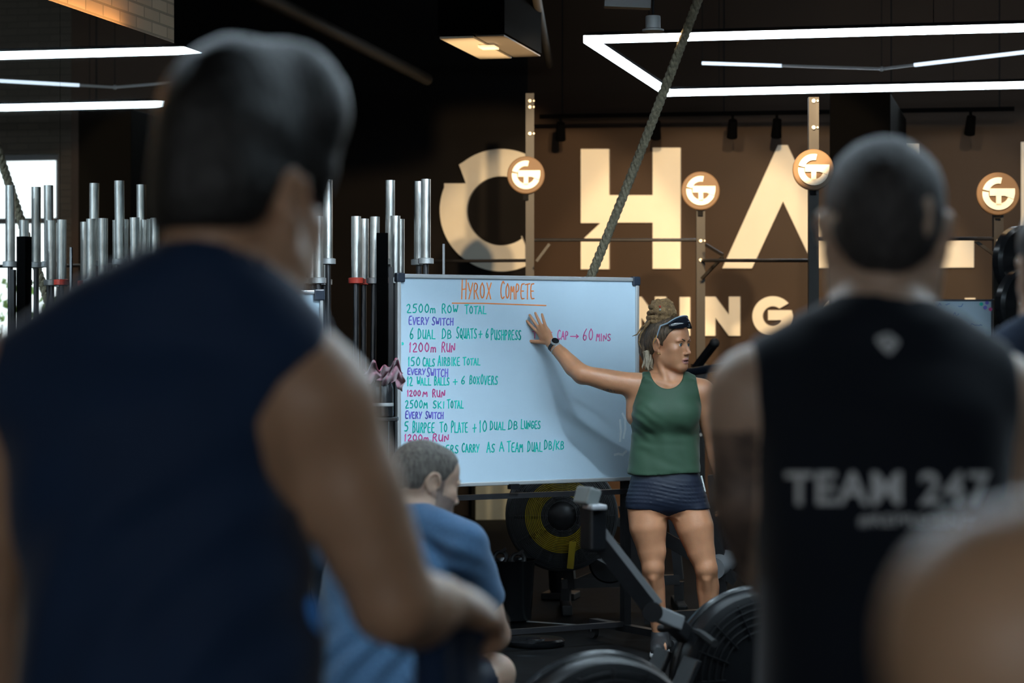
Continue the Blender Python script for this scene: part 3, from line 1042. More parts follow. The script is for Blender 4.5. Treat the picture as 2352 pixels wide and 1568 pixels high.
for (x, y, c) in ((2254, 698, 'teal'), (2267, 695, 'purple'), (2263, 706, 'purple'), (2275, 710, 'pink')):
    mg = MB().cyl(B3.hit(x, y, 0.0), B3.hit(x, y, 0.008), 0.012, seg=12)
    o = obj('magnet', mg, M_INK[c])
    tag(o, 'small %s round magnet on the small whiteboard, %s' % (c, {2254: 'leftmost', 2267: 'topmost', 2263: 'below another', 2275: 'rightmost'}[x]), 'magnet', 'magnets on the small whiteboard')
for s in (0.03, B3.w - 0.03):
    q = B3.at(s, 0, -0.03)
    obj('stand_post', MB().box((q.x, q.y, 0.55), (0.025, 0.025, 1.1)), M_STEEL_BLK, w3, smooth=False)
    obj('foot', MB().bar(Vector((q.x, q.y, 0.015)) + B3.n * 0.25, Vector((q.x, q.y, 0.015)) - B3.n * 0.25, 0.03, 0.03), M_STEEL_BLK, w3, smooth=False)

# ------------------------------------------------------------------ barbells standing in their rack
M_SLV = M_STEEL
M_SHAFT = mat('dark_bar_shaft', (0.09, 0.09, 0.095), 0.35, metal=0.9)


def barbell_proto(name, L, sl, ring):
    t = thing(name, 'x', 'barbell')
    obj('shaft', MB().cyl((0, 0, sl), (0, 0, L - sl), 0.0145, seg=14), M_SHAFT, t)
    for z0, z1, s in ((0, sl, -1), (L - sl, L, 1)):
        sv = MB().cyl((0, 0, z0), (0, 0, z1), 0.025, seg=20)
        o = obj('sleeve', sv, M_SLV, t)
        zc = sl if s < 0 else L - sl
        cb = MB().lathe((0, 0, zc - 0.016), (0, 0, 1), [(0.03, 0), (0.040, 0.003), (0.040, 0.029), (0.03, 0.032)], 24)
        obj('collar', cb, ring, t)
    return t


PB = {}
BAR = [  # px, distance, long?, ring
    (977, 12.25, 1, 0), (962, 12.42, 1, 0), (896, 12.35, 1, 0), (904, 12.18, 0, 0), (917, 12.5, 0, 0),
    (850, 12.25, 0, 0), (818, 12.2, 0, 1), (833, 12.46, 0, 1), (757, 12.28, 1, 0), (745, 12.5, 0, 0), (733, 12.2, 0, 0),
    (716, 12.38, 0, 0), (696, 12.2, 0, 0), (688, 12.5, 1, 0), (672, 12.30, 0, 0), (655, 12.4, 0, 0), (640, 12.2, 1, 0), (622, 12.35, 0, 0),
    (604, 12.2, 0, 0), (590, 12.45, 1, 0), (572, 12.25, 0, 0)]
ORD = ['rightmost', 'second', 'third', 'fourth', 'fifth', 'sixth', 'seventh', 'eighth', 'ninth', 'tenth', 'eleventh', 'twelfth', 'thirteenth', 'fourteenth',
       'fifteenth', 'sixteenth', 'seventeenth', 'eighteenth', 'nineteenth', 'twentieth', 'twenty-first']
order = sorted(range(len(BAR)), key=lambda i: -BAR[i][0])
rb = random.Random(11)
for k, i in enumerate(order):
    px, d, lg, rg = BAR[i]
    key = (lg, rg)
    if key not in PB:
        PB[key] = barbell_proto('barbell', 2.2 if lg else 2.01, 0.415 if lg else 0.325, M_RED if rg else M_ALU)
        o = PB[key]
    else:
        o = copy_tree(PB[key])
    p = P(px, 784, d)
    o.location = (p.x, p.y, 0.152)
    o.rotation_euler = (rb.uniform(-.008, .008), rb.uniform(-.01, .01), rb.uniform(0, 6))
    kind = 'long-sleeved' if lg else 'short-sleeved'
    ring = ' with a red ring' if rg else ''
    if k == 0:
        lb = 'tall %s steel barbell upright in the rack, rightmost of all' % kind
    elif px < 695:
        lb = '%s steel barbell behind the tall man\'s head, %s from the right' % (kind, ORD[k])
    else:
        lb = '%s steel barbell%s upright in the rack, %s from the right' % (kind, ring, ORD[k])
    tag(o, lb, 'barbell', 'barbells standing upright in the rack')
bc = P(775, 784, 12.35)
br = thing('barbell_rack', 'black floor rack holding the upright barbells', 'barbell rack', (bc.x, bc.y, 0), TH)
Rz = Matrix.Rotation(TH, 3, 'Z')
obj('base', MB().box((bc.x, bc.y, 0.075), (1.0, 0.5, 0.15), Rz, 0.008), M_STEEL_BLK, br, smooth=False)
for px, d, yt, w, m in ((878, 12.08, 535, 0.055, M_MATTBLACK), (1019, 12.9, 560, 0.012, M_GREY), (690, 12.62, 560, 0.05, M_MATTBLACK)):
    p = P(px, yt, d)
    q = P(px, 784, d)
    obj('upright', MB().box((q.x, q.y, p.z / 2), (w, w, p.z), Rz), m, br, smooth=False)
pp = P(898, 700, 12.05)
mb = MB()
hs = MB().box((pp.x, pp.y, 0.95), (0.022, 0.02, 1.9), Rz)
obj('hole_strip', hs, mat('grey_strip', (0.05, 0.05, 0.052), 0.4, metal=.6), br, smooth=False)
obj('rail', MB().bar(P(560, 870, 12.62), P(1019, 870, 12.9), 0.04), M_STEEL_BLK, br, smooth=False)

# ------------------------------------------------------------------ bottle with a cloth on a black stand
s0 = P(880, 784, 10.6)
sz = P(880, 958, 10.6).z
stn = thing('stand', 'narrow black stand left of the whiteboard under the bottle', 'stand', (s0.x, s0.y, 0), TH)
obj('post', MB().box((s0.x, s0.y, sz / 2), (0.05, 0.05, sz - 0.02), Rz), M_STEEL_BLK, stn, smooth=False)
obj('base', MB().box((s0.x, s0.y, 0.012), (0.3, 0.3, 0.024), Rz, 0.004), M_STEEL_BLK, stn, smooth=False)
obj('tray', MB().box((s0.x, s0.y, sz - 0.008), (0.13, 0.13, 0.016), Rz, 0.003), M_STEEL_BLK, stn, smooth=False)
bz = P(880, 872, 10.6).z
bt = thing('bottle', 'black drinks bottle with steel band under the mauve cloth', 'bottle', (s0.x, s0.y, sz))
hh = bz - sz
obj('body', MB().lathe((s0.x, s0.y, sz + 0.001), (0, 0, 1), [(0.04, 0), (0.045, 0.006), (0.045, hh * .75), (0.036, hh * .9), (0.034, hh * .98)], 28), M_GLOSS_BLK, bt)
obj('band', MB().lathe((s0.x, s0.y, sz + hh * .3), (0, 0, 1), [(0.0462, 0), (0.0465, 0.002), (0.0465, 0.012), (0.0462, 0.014)], 28), M_ALU, bt)
# crumpled cloth: two drooping lobes
M_CLOTH = mat('mauve_cloth', (0.23, 0.10, 0.135), 0.9, noise=0.12, nscale=40, bump=0.25, bscale=300, sheen=0.3)


def cloth():
    bm = bmesh.new()
    n, m = 54, 30
    g = [[None] * m for _ in range(n)]
    px0, px1 = 836, 928
    for i in range(n):
        u = i / (n - 1)
        for j in range(m):
            v = j / (m - 1)
            px = px0 + (px1 - px0) * u
            lobe = 0.55 + 0.45 * math.cos((u - 0.24) * 2 * PI / 0.52)
            top = 850 - 17 * lobe - (8 if u > .6 else 0) * math.exp(-((u - .74) / .12) ** 2) + 8 * math.sin(u * 21)
            bot = 880 + 4 * math.sin(u * 15) + 16 * max(0, (u - .72) / .28) - 10 * max(0, (.2 - u) / .2)
            py = top + (bot - top) * v
            dd = 10.6 + 0.07 * math.cos(u * 2 * PI * 2.1 + v * 2.2) * (1 - .35 * v) + 0.018 * math.sin(u * 40 + v * 9) + 0.02 * math.sin(v * 12 + u * 14)
            g[i][j] = bm.verts.new(P(px + 3.2 * math.sin(v * 7 + u * 11), py + 2 * math.sin(u * 33 + v * 5), dd))
    for i in range(n - 1):
        for j in range(m - 1):
            bm.faces.new((g[i][j], g[i + 1][j], g[i + 1][j + 1], g[i][j + 1]))
    mb = MB()
    mb.bm.free()
    mb.bm = bm
    return mb, [g[i][0].co.copy() for i in range(n)]


cb, hem = cloth()
ct = thing('cloth', 'crumpled mauve cloth with a pink hem draped over the bottle', 'cloth', (s0.x, s0.y, sz + hh))
o = obj('fabric', cb, M_CLOTH, ct)
sm = o.modifiers.new('thickness', 'SOLIDIFY')
sm.thickness = 0.004
ss = o.modifiers.new('sub', 'SUBSURF')
ss.levels = ss.render_levels = 1
obj('hem', MB().tube(hem, 0.0022, 6), mat('pink_hem', (0.38, 0.09, 0.15), 0.8), ct)

# ------------------------------------------------------------------ rowing machines
M_RAIL = mat('grey_rail', (0.22, 0.23, 0.24), 0.35, metal=.7)


def rower(label, c, ang, arm=True):
    """c: flywheel centre over the floor; local +x runs from the flywheel to the seat end"""
    t = thing('rowing_machine', label, 'rowing machine', (c.x, c.y, 0), ang, 'rowing machines')
    M = wm(t)

    def L(x, y, z):
        return M @ Vector((x, y, z))
    ax = (M.to_3x3() @ Vector((0, 1, 0)))
    zc = 0.385
    R = 0.295
    hs = MB().lathe(L(0, -0.09, zc), ax, [(0.05, -0.02), (0.13, -0.015), (0.15, 0.0), (0.24, 0.004), (R - 0.012, 0.018), (R, 0.04), (R, 0.14), (R - 0.012, 0.162), (0.24, 0.176), (0.15, 0.18), (0.05, 0.19)], 56)
    obj('flywheel_housing', hs, M_HOUSING, t)
    for y in (-0.098, 0.098):
        for r in (0.17, 0.2, 0.23, 0.26):
            pass
        cage = MB()
        for r in (0.165, 0.19, 0.215, 0.24, 0.262):
            cage.ring(L(0, y * 1.02, zc), ax, r, 0.003, 44, 5)
        for k in range(16):
            a = k * 2 * PI / 16
            cage.cyl(L(0.15 * math.cos(a), y * 1.03, zc + 0.15 * math.sin(a)), L(0.27 * math.cos(a), y * 1.0, zc + 0.27 * math.sin(a)), 0.004, seg=6)
        obj('fan_cage', cage, M_HOUSING, t)
    rim = MB().ring(L(0, 0, zc), ax, R + 0.002, 0.012, 56, 8)
    obj('rim', rim, M_GLOSS_BLK, t)
    # feet, rail, seat
    for s in (-1, 1):
        obj('leg', MB().bar(L(-0.05, 0.10 * s, 0.25), L(-0.12, 0.26 * s, 0.02), 0.04), M_STEEL_BLK, t, smooth=False)
    obj('front_foot', MB().bar(L(-0.12, -0.30, 0.025), L(-0.12, 0.30, 0.025), 0.05, 0.05, bev=0.01), M_RUBBER, t, smooth=False)
    obj('monorail', MB().bar(L(0.2, 0, 0.27), L(2.05, 0, 0.25), 0.05, 0.09, bev=0.006), M_RAIL, t, smooth=False)
    obj('rear_leg', MB().bar(L(1.98, 0, 0.24), L(2.0, 0, 0.03), 0.05), M_STEEL_BLK, t, smooth=False)
    obj('rear_foot', MB().bar(L(2.0, -0.2, 0.025), L(2.0, 0.2, 0.025), 0.05, 0.05, bev=0.01), M_RUBBER, t, smooth=False)
    obj('seat', MB().box(L(0.92, 0, 0.352), (0.26, 0.33, 0.05), M.to_3x3(), 0.018), M_RUBBER, t)
    obj('seat_carriage', MB().box(L(0.92, 0, 0.31), (0.16, 0.11, 0.045), M.to_3x3(), 0.006), M_STEEL_BLK, t, smooth=False)
    for s in (-1, 1):
        obj('footplate', MB().bar(L(0.40, 0.12 * s, 0.22), L(0.28, 0.12 * s, 0.47), 0.12, 0.02, bev=0.005), M_STEEL_BLK, t, smooth=False)
        obj('foot_strap', MB().bar(L(0.355, 0.05 * s, 0.37), L(0.355, 0.19 * s, 0.37), 0.03, 0.03), M_RUBBER, t, smooth=False)
    obj('handle', MB().tube([L(0.25, -0.23, 0.53), L(0.235, -0.1, 0.545), L(0.23, 0, 0.55), L(0.235, 0.1, 0.545), L(0.25, 0.23, 0.53)], 0.014, 8), M_RUBBER, t)
    obj('frame_body', MB().bar(L(-0.05, 0, 0.36), L(0.3, 0, 0.29), 0.08, 0.14, bev=0.012), M_STEEL_BLK, t, smooth=False)
    return t, L


fa = P(1731, 1550, 8.3)
rwA, LA = rower('black rowing machine under the seated man, its flywheel beside the coach\'s leg', Vector((fa.x, fa.y, 0)), TH + PI + 0.34)
ab, at_ = P(1497, 1402, 8.05), P(1368, 1236, 7.95)
obj('monitor_arm', MB().bar(ab, at_, 0.052, 0.04, up=AX), M_STEEL_BLK, rwA, smooth=False)
obj('arm_cover', MB().bar(ab + UP * 0.024 + RX * 0.018 - AX * 0.012, at_ + UP * 0.024 + RX * 0.018 - AX * 0.012, 0.036, 0.02, up=AX), M_GREY, rwA, smooth=False)
mb = MB().cyl(ab - AX * 0.05, ab + AX * 0.05, 0.034, seg=18)
obj('arm_hinge', mb, M_GLOSS_BLK, rwA)
mb = MB().bar(P(1500, 1405, 8.08), P(1560, 1430, 8.15), 0.05, 0.05, bev=.006)
obj('arm_bracket', mb, M_GREY, rwA, smooth=False)
mb = MB().bar(P(1540, 1425, 8.15), P(1600, 1480, 8.25), 0.05, 0.06, bev=.008)
obj('arm_mount', mb, M_STEEL_BLK, rwA, smooth=False)
mt = P(1362, 1210, 7.95)
obj('monitor', MB().box(mt, (0.06, 0.10, 0.155), Rz @ Matrix.Rotation(0.35, 3, 'Z'), 0.010), M_GLOSS_BLK, rwA, smooth=False)
obj('monitor_highlight', MB().box(P(1366, 1163, 7.92), (0.055, 0.10, 0.018), Rz @ Matrix.Rotation(0.3, 3, 'Z'), 0.006), mat('highlight_grey', (0.45, 0.47, 0.5), 0.35), rwA, smooth=False)  # pale slab standing in for the highlight on top of the monitor
obj('phone_holder', MB().box(P(1349, 1140, 7.95), (0.05, 0.09, 0.06), Rz @ Matrix.Rotation(0.5, 3, 'Z') @ Matrix.Rotation(0.3, 3, 'Y'), 0.008), mat('holder_grey', (0.20, 0.22, 0.22), 0.3), rwA, smooth=False)
obj('monitor_neck', MB().bar(at_, P(1364, 1250, 7.95), 0.04), M_STEEL_BLK, rwA, smooth=False)
fb = P(1372, 1700, 6.55)
rwB, LB = rower('black rowing machine nearest the camera, only its flywheel top showing at the bottom edge', Vector((fb.x, fb.y, 0)), TH + PI + 0.42)

# ------------------------------------------------------------------ air bike behind the whiteboard
fc = P(1290, 1182, 13.6)
bk = thing('air_bike', 'black air bike with a yellow ringed fan under the whiteboard', 'exercise bike', (fc.x, fc.y, 0), TH)
axb = -AX
R = 0.305
cg = MB()
yr = MB()
for k in range(24):
    rr_ = 0.085 + k * 0.0092
    (yr if 0.115 < rr_ < 0.205 else cg).ring(fc + axb * (0.095 - 0.03 * max(0, (k - 18) / 6) ** 2), axb, rr_, 0.0026, 48, 5)
for k in range(12):
    a = k * PI / 6
    dv = RX * math.cos(a) + UP * math.sin(a)
    cg.cyl(fc + axb * 0.090 + dv * 0.08, fc + axb * 0.065 + dv * 0.30, 0.004, seg=6)
cg.ring(fc + axb * 0.04, axb, R, 0.012, 56, 8)
cg.ring(fc - axb * 0.06, axb, R, 0.012, 56, 8)
obj('fan_cage', cg, mat('cage_wire', (0.05, 0.052, 0.055), 0.45), bk)
obj('fan_ring', yr, M_YELLOW, bk)
bl = MB()
for k in range(10):
    a = k * 2 * PI / 10
    dv = RX * math.cos(a) + UP * math.sin(a)
    tv = -RX * math.sin(a) + UP * math.cos(a)
    bl.prism([fc + dv * 0.06 + axb * 0.05, fc + dv * 0.27 + axb * 0.05, fc + dv * 0.27 - axb * 0.03 + tv * 0.02, fc + dv * 0.06 - axb * 0.03 + tv * 0.02], tv * 0.005)
obj('fan_blades', bl, M_STEEL_BLK, bk, smooth=False)
obj('fan_back', MB().lathe(fc - axb * 0.07, axb, [(0.295, 0), (0.298, 0.02), (0.22, 0.03), (0.09, 0.03), (0.09, 0.12), (0.03, 0.15)], 48), M_STEEL_BLK, bk)
stk = MB().bar(fc + axb * 0.13 + RX * 0.06 - UP * 0.14, fc + axb * 0.13 + RX * 0.045 - UP * 0.29, 0.035, 0.02)
obj('yellow_decal', stk, M_YELLOW, bk, smooth=False)


def bkP(px, py, d=13.6):
    return P(px, py, d)


for a, b, w in (((1300, 1200), (1310, 1350), 0.06), ((1310, 1345), (1440, 1290), 0.05), ((1290, 1340), (1560, 1330), 0.055), ((1560, 1330), (1540, 1130), 0.05), ((1300, 1180), (1430, 1200), 0.05)):
    obj('frame_bar', MB().bar(bkP(*a, 13.75), bkP(*b, 13.75), w), M_STEEL_BLK, bk, smooth=False)
for px in (1300, 1560):
    q = P(px, 1375, 13.75)
    q.z = 0.03
    obj('base_foot', MB().bar(q + AX * 0.28, q - AX * 0.28, 0.06, 0.06, bev=.01), M_RUBBER, bk, smooth=False)
    obj('frame_bar', MB().bar(q, P(px, 1335, 13.75), 0.05), M_STEEL_BLK, bk, smooth=False)
obj('saddle', MB().box(P(1540, 1112, 13.75), (0.26, 0.2, 0.07), Rz, 0.025), M_RUBBER, bk)
for s in (-1, 1):
    obj('handle_lever', MB().tube([P(1330, 1290, 13.75) + AX * 0.17 * s, P(1330, 1100, 13.75) + AX * 0.2 * s, P(1270, 990, 13.75) + AX * 0.2 * s, P(1215, 985, 13.75) + AX * 0.2 * s], 0.018, 8), M_STEEL_BLK, bk)
    obj('pedal', MB().box(P(1400 + 40 * s, 1290 + 20 * s, 13.75) + AX * 0.16 * s, (0.09, 0.08, 0.03), Rz, 0.005), M_RUBBER, bk, smooth=False)
    obj('crank', MB().bar(P(1400, 1290, 13.75) + AX * 0.11 * s, P(1400 + 40 * s, 1290 + 20 * s, 13.75) + AX * 0.11 * s, 0.025), M_ALU, bk, smooth=False)
obj('chain_case', MB().lathe(P(1400, 1290, 13.75) - AX * 0.04, AX, [(0.11, 0), (0.12, 0.01), (0.12, 0.05), (0.11, 0.06)], 28), M_GLOSS_BLK, bk)

# second dark machine behind the coach, only bits of it show
q = P(1650, 1300, 13.0)
b2 = thing('exercise_bike', 'black exercise machine behind the coach\'s legs with round grey foot roller', 'exercise bike', (q.x, q.y, 0), TH)
obj('main_tube', MB().bar(P(1430, 1180, 13.0), P(1690, 1330, 13.0), 0.07), M_GLOSS_BLK, b2, smooth=False)
obj('rear_tube', MB().bar(P(1640, 1090, 13.0), P(1660, 1400, 13.0), 0.06), M_STEEL_BLK, b2, smooth=False)
obj('roller', MB().cyl(P(1640, 1305, 12.9), P(1672, 1285, 13.1), 0.06, seg=22), M_GREY, b2)
obj('base', MB().bar(P(1480, 1420, 13.0), P(1720, 1405, 13.0), 0.06), M_STEEL_BLK, b2, smooth=False)
obj('front_tube', MB().bar(P(1430, 1160, 13.0), P(1490, 1415, 13.0), 0.05), M_STEEL_BLK, b2, smooth=False)
obj('wheel', MB().lathe(P(1690, 1250, 13.1) - AX * .03, AX, [(0.12, 0), (0.15, 0.01), (0.15, 0.05), (0.12, 0.06)], 28), M_GLOSS_BLK, b2)

# black lever and bar on the rack near the coach's face
obj('lever', MB().bar(P(1598, 845, 16.9), P(1640, 790, 16.7), 0.045), M_STEEL_BLK, rig, smooth=False)
obj('ball_end', MB().ball(P(1641, 788, 16.7), 0.036, 16), M_RUBBER, rig)
obj('dip_bar', MB().cyl(P(1560, 858, 16.8), P(1730, 832, 16.3), 0.028, seg=14), mat('blue_black_bar', (0.03, 0.04, 0.06), 0.35, metal=.5), rig)
obj('bar_hook', MB().bar(P(1655, 845, 16.6), P(1655, 862, 16.6), 0.05), M_STEEL_BLK, rig, smooth=False)
obj('clamp', MB().box(P(1606, 852, 17.3), (0.10, 0.28, 0.10), Rz), M_STEEL_BLK, rig, smooth=False)

# tub, plyo box, plate on the floor
fz = on_z(1172, 1426, 0)
tb = thing('tub', 'black open tub with clamps inside, left of the fan', 'tub', tuple(fz))
obj('shell', MB().lathe(fz + UP * 0.002, UP, [(0.10, 0), (0.115, 0.01), (0.135, 0.32), (0.145, 0.335), (0.135, 0.335), (0.125, 0.31), (0.10, 0.03), (0.001, 0.03)], 36), M_GLOSS_BLK, tb)
for i, (dx, dy, dz) in enumerate(((0.05, -0.03, 0.34), (-0.06, 0.02, 0.345))):
    cq = fz + Vector((dx, dy, dz))
    rg = MB().ring(cq, (0.2, -1, 0.4), 0.034, 0.012, 20, 8)
    rg.bar(cq + UP * 0.03, cq + UP * 0.05 + RX * 0.03, 0.015)
    o = obj('barbell_clamp', rg, M_STEEL_BLK)
    tag(o, ('black barbell clamp on the right in the black tub', 'black barbell clamp on the left in the black tub')[i], 'clamp', 'clamps in the tub')
    inner = MB().cyl(fz + Vector((dx, dy, 0.035)), cq - UP * 0.036, 0.03, seg=12)
    obj('clamp_stack', inner, M_RUBBER, tb)
q0, q1 = on_z(1094, 1204, 0), on_z(1160, 1183, 0)
pb = MB().box(((q0.x + q1.x) / 2, (q0.y + q1.y) / 2 + 0.12, 0.30), (0.36, 0.3, 0.6), Matrix.Rotation(0.35, 3, 'Z'), 0.006)
o = obj('plyo_box', pb, mat('pale_ply', (0.17, 0.185, 0.16), 0.7, noise=0.12, nscale=4), smooth=False)
tag(o, 'pale wooden jump box far back under the whiteboard', 'jump box')
fp = on_z(1230, 1482, 0)
pl = MB().lathe(fp + UP * 0.001, UP, [(0.10, 0), (0.142, 0.002), (0.148, 0.012), (0.148, 0.026), (0.138, 0.036), (0.10, 0.030), (0.05, 0.030), (0.045, 0.036), (0.026, 0.036), (0.026, 0.004)], 48)
o = obj('weight_plate', pl, M_GLOSS_BLK)
tag(o, 'glossy black weight plate lying flat on the floor under the whiteboard', 'weight plate')
# pale line tape on the floor
t0, t1 = on_z(1150, 1424, 0), on_z(1490, 1448, 0)
tp = MB().prism([t0 + Vector((0, 0, .0005)), t1 + Vector((0, 0, .0005)), t1 + Vector((0.0, 0.045, .0005)), t0 + Vector((0.0, .045, .0005))], (0, 0, 0.0015))
o = obj('floor_tape', tp, mat('pale_tape', (0.45, 0.5, 0.52), 0.5), smooth=False)
tag(o, 'pale tape line on the dark floor under the whiteboard', 'floor tape')

# ------------------------------------------------------------------ bodies: smooth distance fields turned into one continuous mesh
f32 = np.float32


def axis_pts(lo, hi, base, fine=()):
    """coordinates from lo to hi, step base, refined inside the (a, b, step) intervals"""
    out = [lo]
    x = lo
    while x < hi:
        st = base
        for a, b, s in fine:
            if a - base <= x <= b:
                st = min(st, s)
        # ease in: never more than 1.6 times the previous step
        if len(out) > 1:
            st = min(st, (out[-1] - out[-2]) * 1.5)
        x += st
        out.append(x)
    return np.array(out, f32)


class Field:
    def __init__(self, ax, init=0.5):
        self.ax = ax
        self.F = np.full((len(ax[0]), len(ax[1]), len(ax[2])), init, f32)

    def win(self, lo, hi, m):
        sl = []
        for i in range(3):
            a = int(np.searchsorted(self.ax[i], lo[i] - m))
            b = int(np.searchsorted(self.ax[i], hi[i] + m)) + 1
            sl.append(slice(max(0, a - 1), min(len(self.ax[i]), b + 1)))
        return tuple(sl)

    def grid(self, sl):
        return np.meshgrid(self.ax[0][sl[0]], self.ax[1][sl[1]], self.ax[2][sl[2]], indexing='ij', sparse=True)

    def put(self, prim, op='u', k=0.02):
        fn, lo, hi = prim
        m = k + 0.03
        sl = self.win(lo, hi, m)
        if any(s.stop <= s.start for s in sl):
            return
        X, Y, Z = self.grid(sl)
        d = fn(X, Y, Z).astype(f32)
        A = self.F[sl]
        if op == 'u':
            h = np.clip(0.5 + 0.5 * (A - d) / k, 0, 1)
            self.F[sl] = A + (d - A) * h - k * h * (1 - h)
        elif op == 's':
            h = np.clip(0.5 - 0.5 * (A + d) / k, 0, 1)
            self.F[sl] = A + (-d - A) * h + k * h * (1 - h)

    def cut(self, fn, k=0.0):
        """keep where fn < 0"""
        X, Y, Z = self.grid((slice(None),) * 3)
        d = fn(X, Y, Z)
        if k:
            h = np.clip(0.5 - 0.5 * (self.F - d) / k, 0, 1)
            self.F = (self.F + (d - self.F) * h + k * h * (1 - h)).astype(f32)
        else:
            self.F = np.maximum(self.F, d).astype(f32)


def ell(c, r, R=None):
    c = np.array(c, f32)
    r = np.array(r, f32)
    Rm = np.array(R, f32) if R is not None else np.eye(3, dtype=f32)

    def fn(X, Y, Z):
        x, y, z = X - c[0], Y - c[1], Z - c[2]
        a = (Rm[0, 0] * x + Rm[1, 0] * y + Rm[2, 0] * z)
        b = (Rm[0, 1] * x + Rm[1, 1] * y + Rm[2, 1] * z)
        g = (Rm[0, 2] * x + Rm[1, 2] * y + Rm[2, 2] * z)
        k0 = np.sqrt((a / r[0]) ** 2 + (b / r[1]) ** 2 + (g / r[2]) ** 2)
        k1 = np.sqrt((a / r[0] ** 2) ** 2 + (b / r[1] ** 2) ** 2 + (g / r[2] ** 2) ** 2) + 1e-6
        return k0 * (k0 - 1) / k1
    ext = np.sqrt(((Rm * r[None, :]) ** 2).sum(1))
    return fn, c - ext, c + ext


def grow(prim, c):
    fn, lo, hi = prim
    return (lambda X, Y, Z: fn(X, Y, Z) - c), lo - c, hi + c


def limb(pts, rad, flat=None, side=(1, 0, 0)):
    """tapered chain of capsules; flat < 1 thins it along `side`"""
    pts = np.array([tuple(p) for p in pts], f32)
    rad = np.array(rad, f32)
    sd = np.array(side, f32)
    sd = sd / np.linalg.norm(sd)

    def fn(X, Y, Z):
        best = None
        for i in range(len(pts) - 1):
            a, b = pts[i], pts[i + 1]
            ba = b - a
            L2 = float(ba @ ba) + 1e-9
            x, y, z = X - a[0], Y - a[1], Z - a[2]
            t = np.clip((x * ba[0] + y * ba[1] + z * ba[2]) / L2, 0, 1)
            x = x - t * ba[0]
            y = y - t * ba[1]
            z = z - t * ba[2]
            d2 = x * x + y * y + z * z
            if flat:
                s = x * sd[0] + y * sd[1] + z * sd[2]
                d2 = d2 + s * s * (1 / flat ** 2 - 1)
            # smooth radius along the chain
            tt = t * t * (3 - 2 * t)
            d = np.sqrt(d2) - (rad[i] + (rad[i + 1] - rad[i]) * (0.5 * t + 0.5 * tt))
            best = d if best is None else np.minimum(best, d)
        return best
    rm = rad.max()
    return fn, pts.min(0) - rm, pts.max(0) + rm


def loft(st, M=None, n=2.3):
    """trunk by cross sections: st rows (h, cx, cy, a, b, yaw); M maps world to the local frame whose z runs along the trunk"""
    st = np.array(st, f32)
    st = st[np.argsort(st[:, 0])]

    def fn(X, Y, Z):
        if M is None:
            x, y, z = X, Y, Z
        else:
            x = M[0][0] * X + M[0][1] * Y + M[0][2] * Z + M[0][3]
            y = M[1][0] * X + M[1][1] * Y + M[1][2] * Z + M[1][3]
            z = M[2][0] * X + M[2][1] * Y + M[2][2] * Z + M[2][3]
        g = [np.interp(z, st[:, 0], st[:, i]).astype(f32) for i in range(1, 6)]
        dx, dy = x - g[0], y - g[1]
        c, s = np.cos(g[4]), np.sin(g[4])
        u = dx * c + dy * s
        v = -dx * s + dy * c
        rho = ((np.abs(u) / g[2]) ** n + (np.abs(v) / g[3]) ** n) ** (1 / n) + 1e-6
        d = np.sqrt(u * u + v * v) * (1 - 1 / rho)
        d = np.where(rho < 0.3, -np.minimum(g[2], g[3]) * 0.7, d)
        return np.maximum(d, np.maximum(st[0, 0] - z, z - st[-1, 0]))
    if M is None:
        lo = np.array([(st[:, 1] - np.maximum(st[:, 3], st[:, 4])).min(), (st[:, 2] - np.maximum(st[:, 3], st[:, 4])).min(), st[0, 0]])
        hi = np.array([(st[:, 1] + np.maximum(st[:, 3], st[:, 4])).max(), (st[:, 2] + np.maximum(st[:, 3], st[:, 4])).max(), st[-1, 0]])
    else:
        Mi = Matrix(M).inverted()
        pts = []
        for r in st:
            w = max(r[3], r[4])
            for sx in (-w, w):
                for sy in (-w, w):
                    pts.append(tuple(Mi @ Vector((r[1] + sx, r[2] + sy, r[0]))))
        pts = np.array(pts)
        lo, hi = pts.min(0), pts.max(0)
    return fn, lo, hi


def smooth_stations(rows, n=40):
    """Catmull-Rom resampling of loft rows"""
    r = np.array(sorted(rows), float)
    z = np.linspace(r[0, 0], r[-1, 0], n)
    out = [z]
    m = np.zeros_like(r)
    for i in range(len(r)):
        a, b = max(0, i - 1), min(len(r) - 1, i + 1)
        m[i] = (r[b] - r[a]) / (r[b, 0] - r[a, 0])
    idx = np.clip(np.searchsorted(r[:, 0], z, side='right') - 1, 0, len(r) - 2)
    h = r[idx + 1, 0] - r[idx, 0]
    t = (z - r[idx, 0]) / h
    for c in range(1, r.shape[1]):
        p0, p1 = r[idx, c], r[idx + 1, c]
        out.append((2 * t ** 3 - 3 * t ** 2 + 1) * p0 + (t ** 3 - 2 * t ** 2 + t) * h * m[idx, c] + (-2 * t ** 3 + 3 * t ** 2) * p1 + (t ** 3 - t ** 2) * h * m[idx + 1, c])
    return [tuple(q) for q in np.array(out).T]


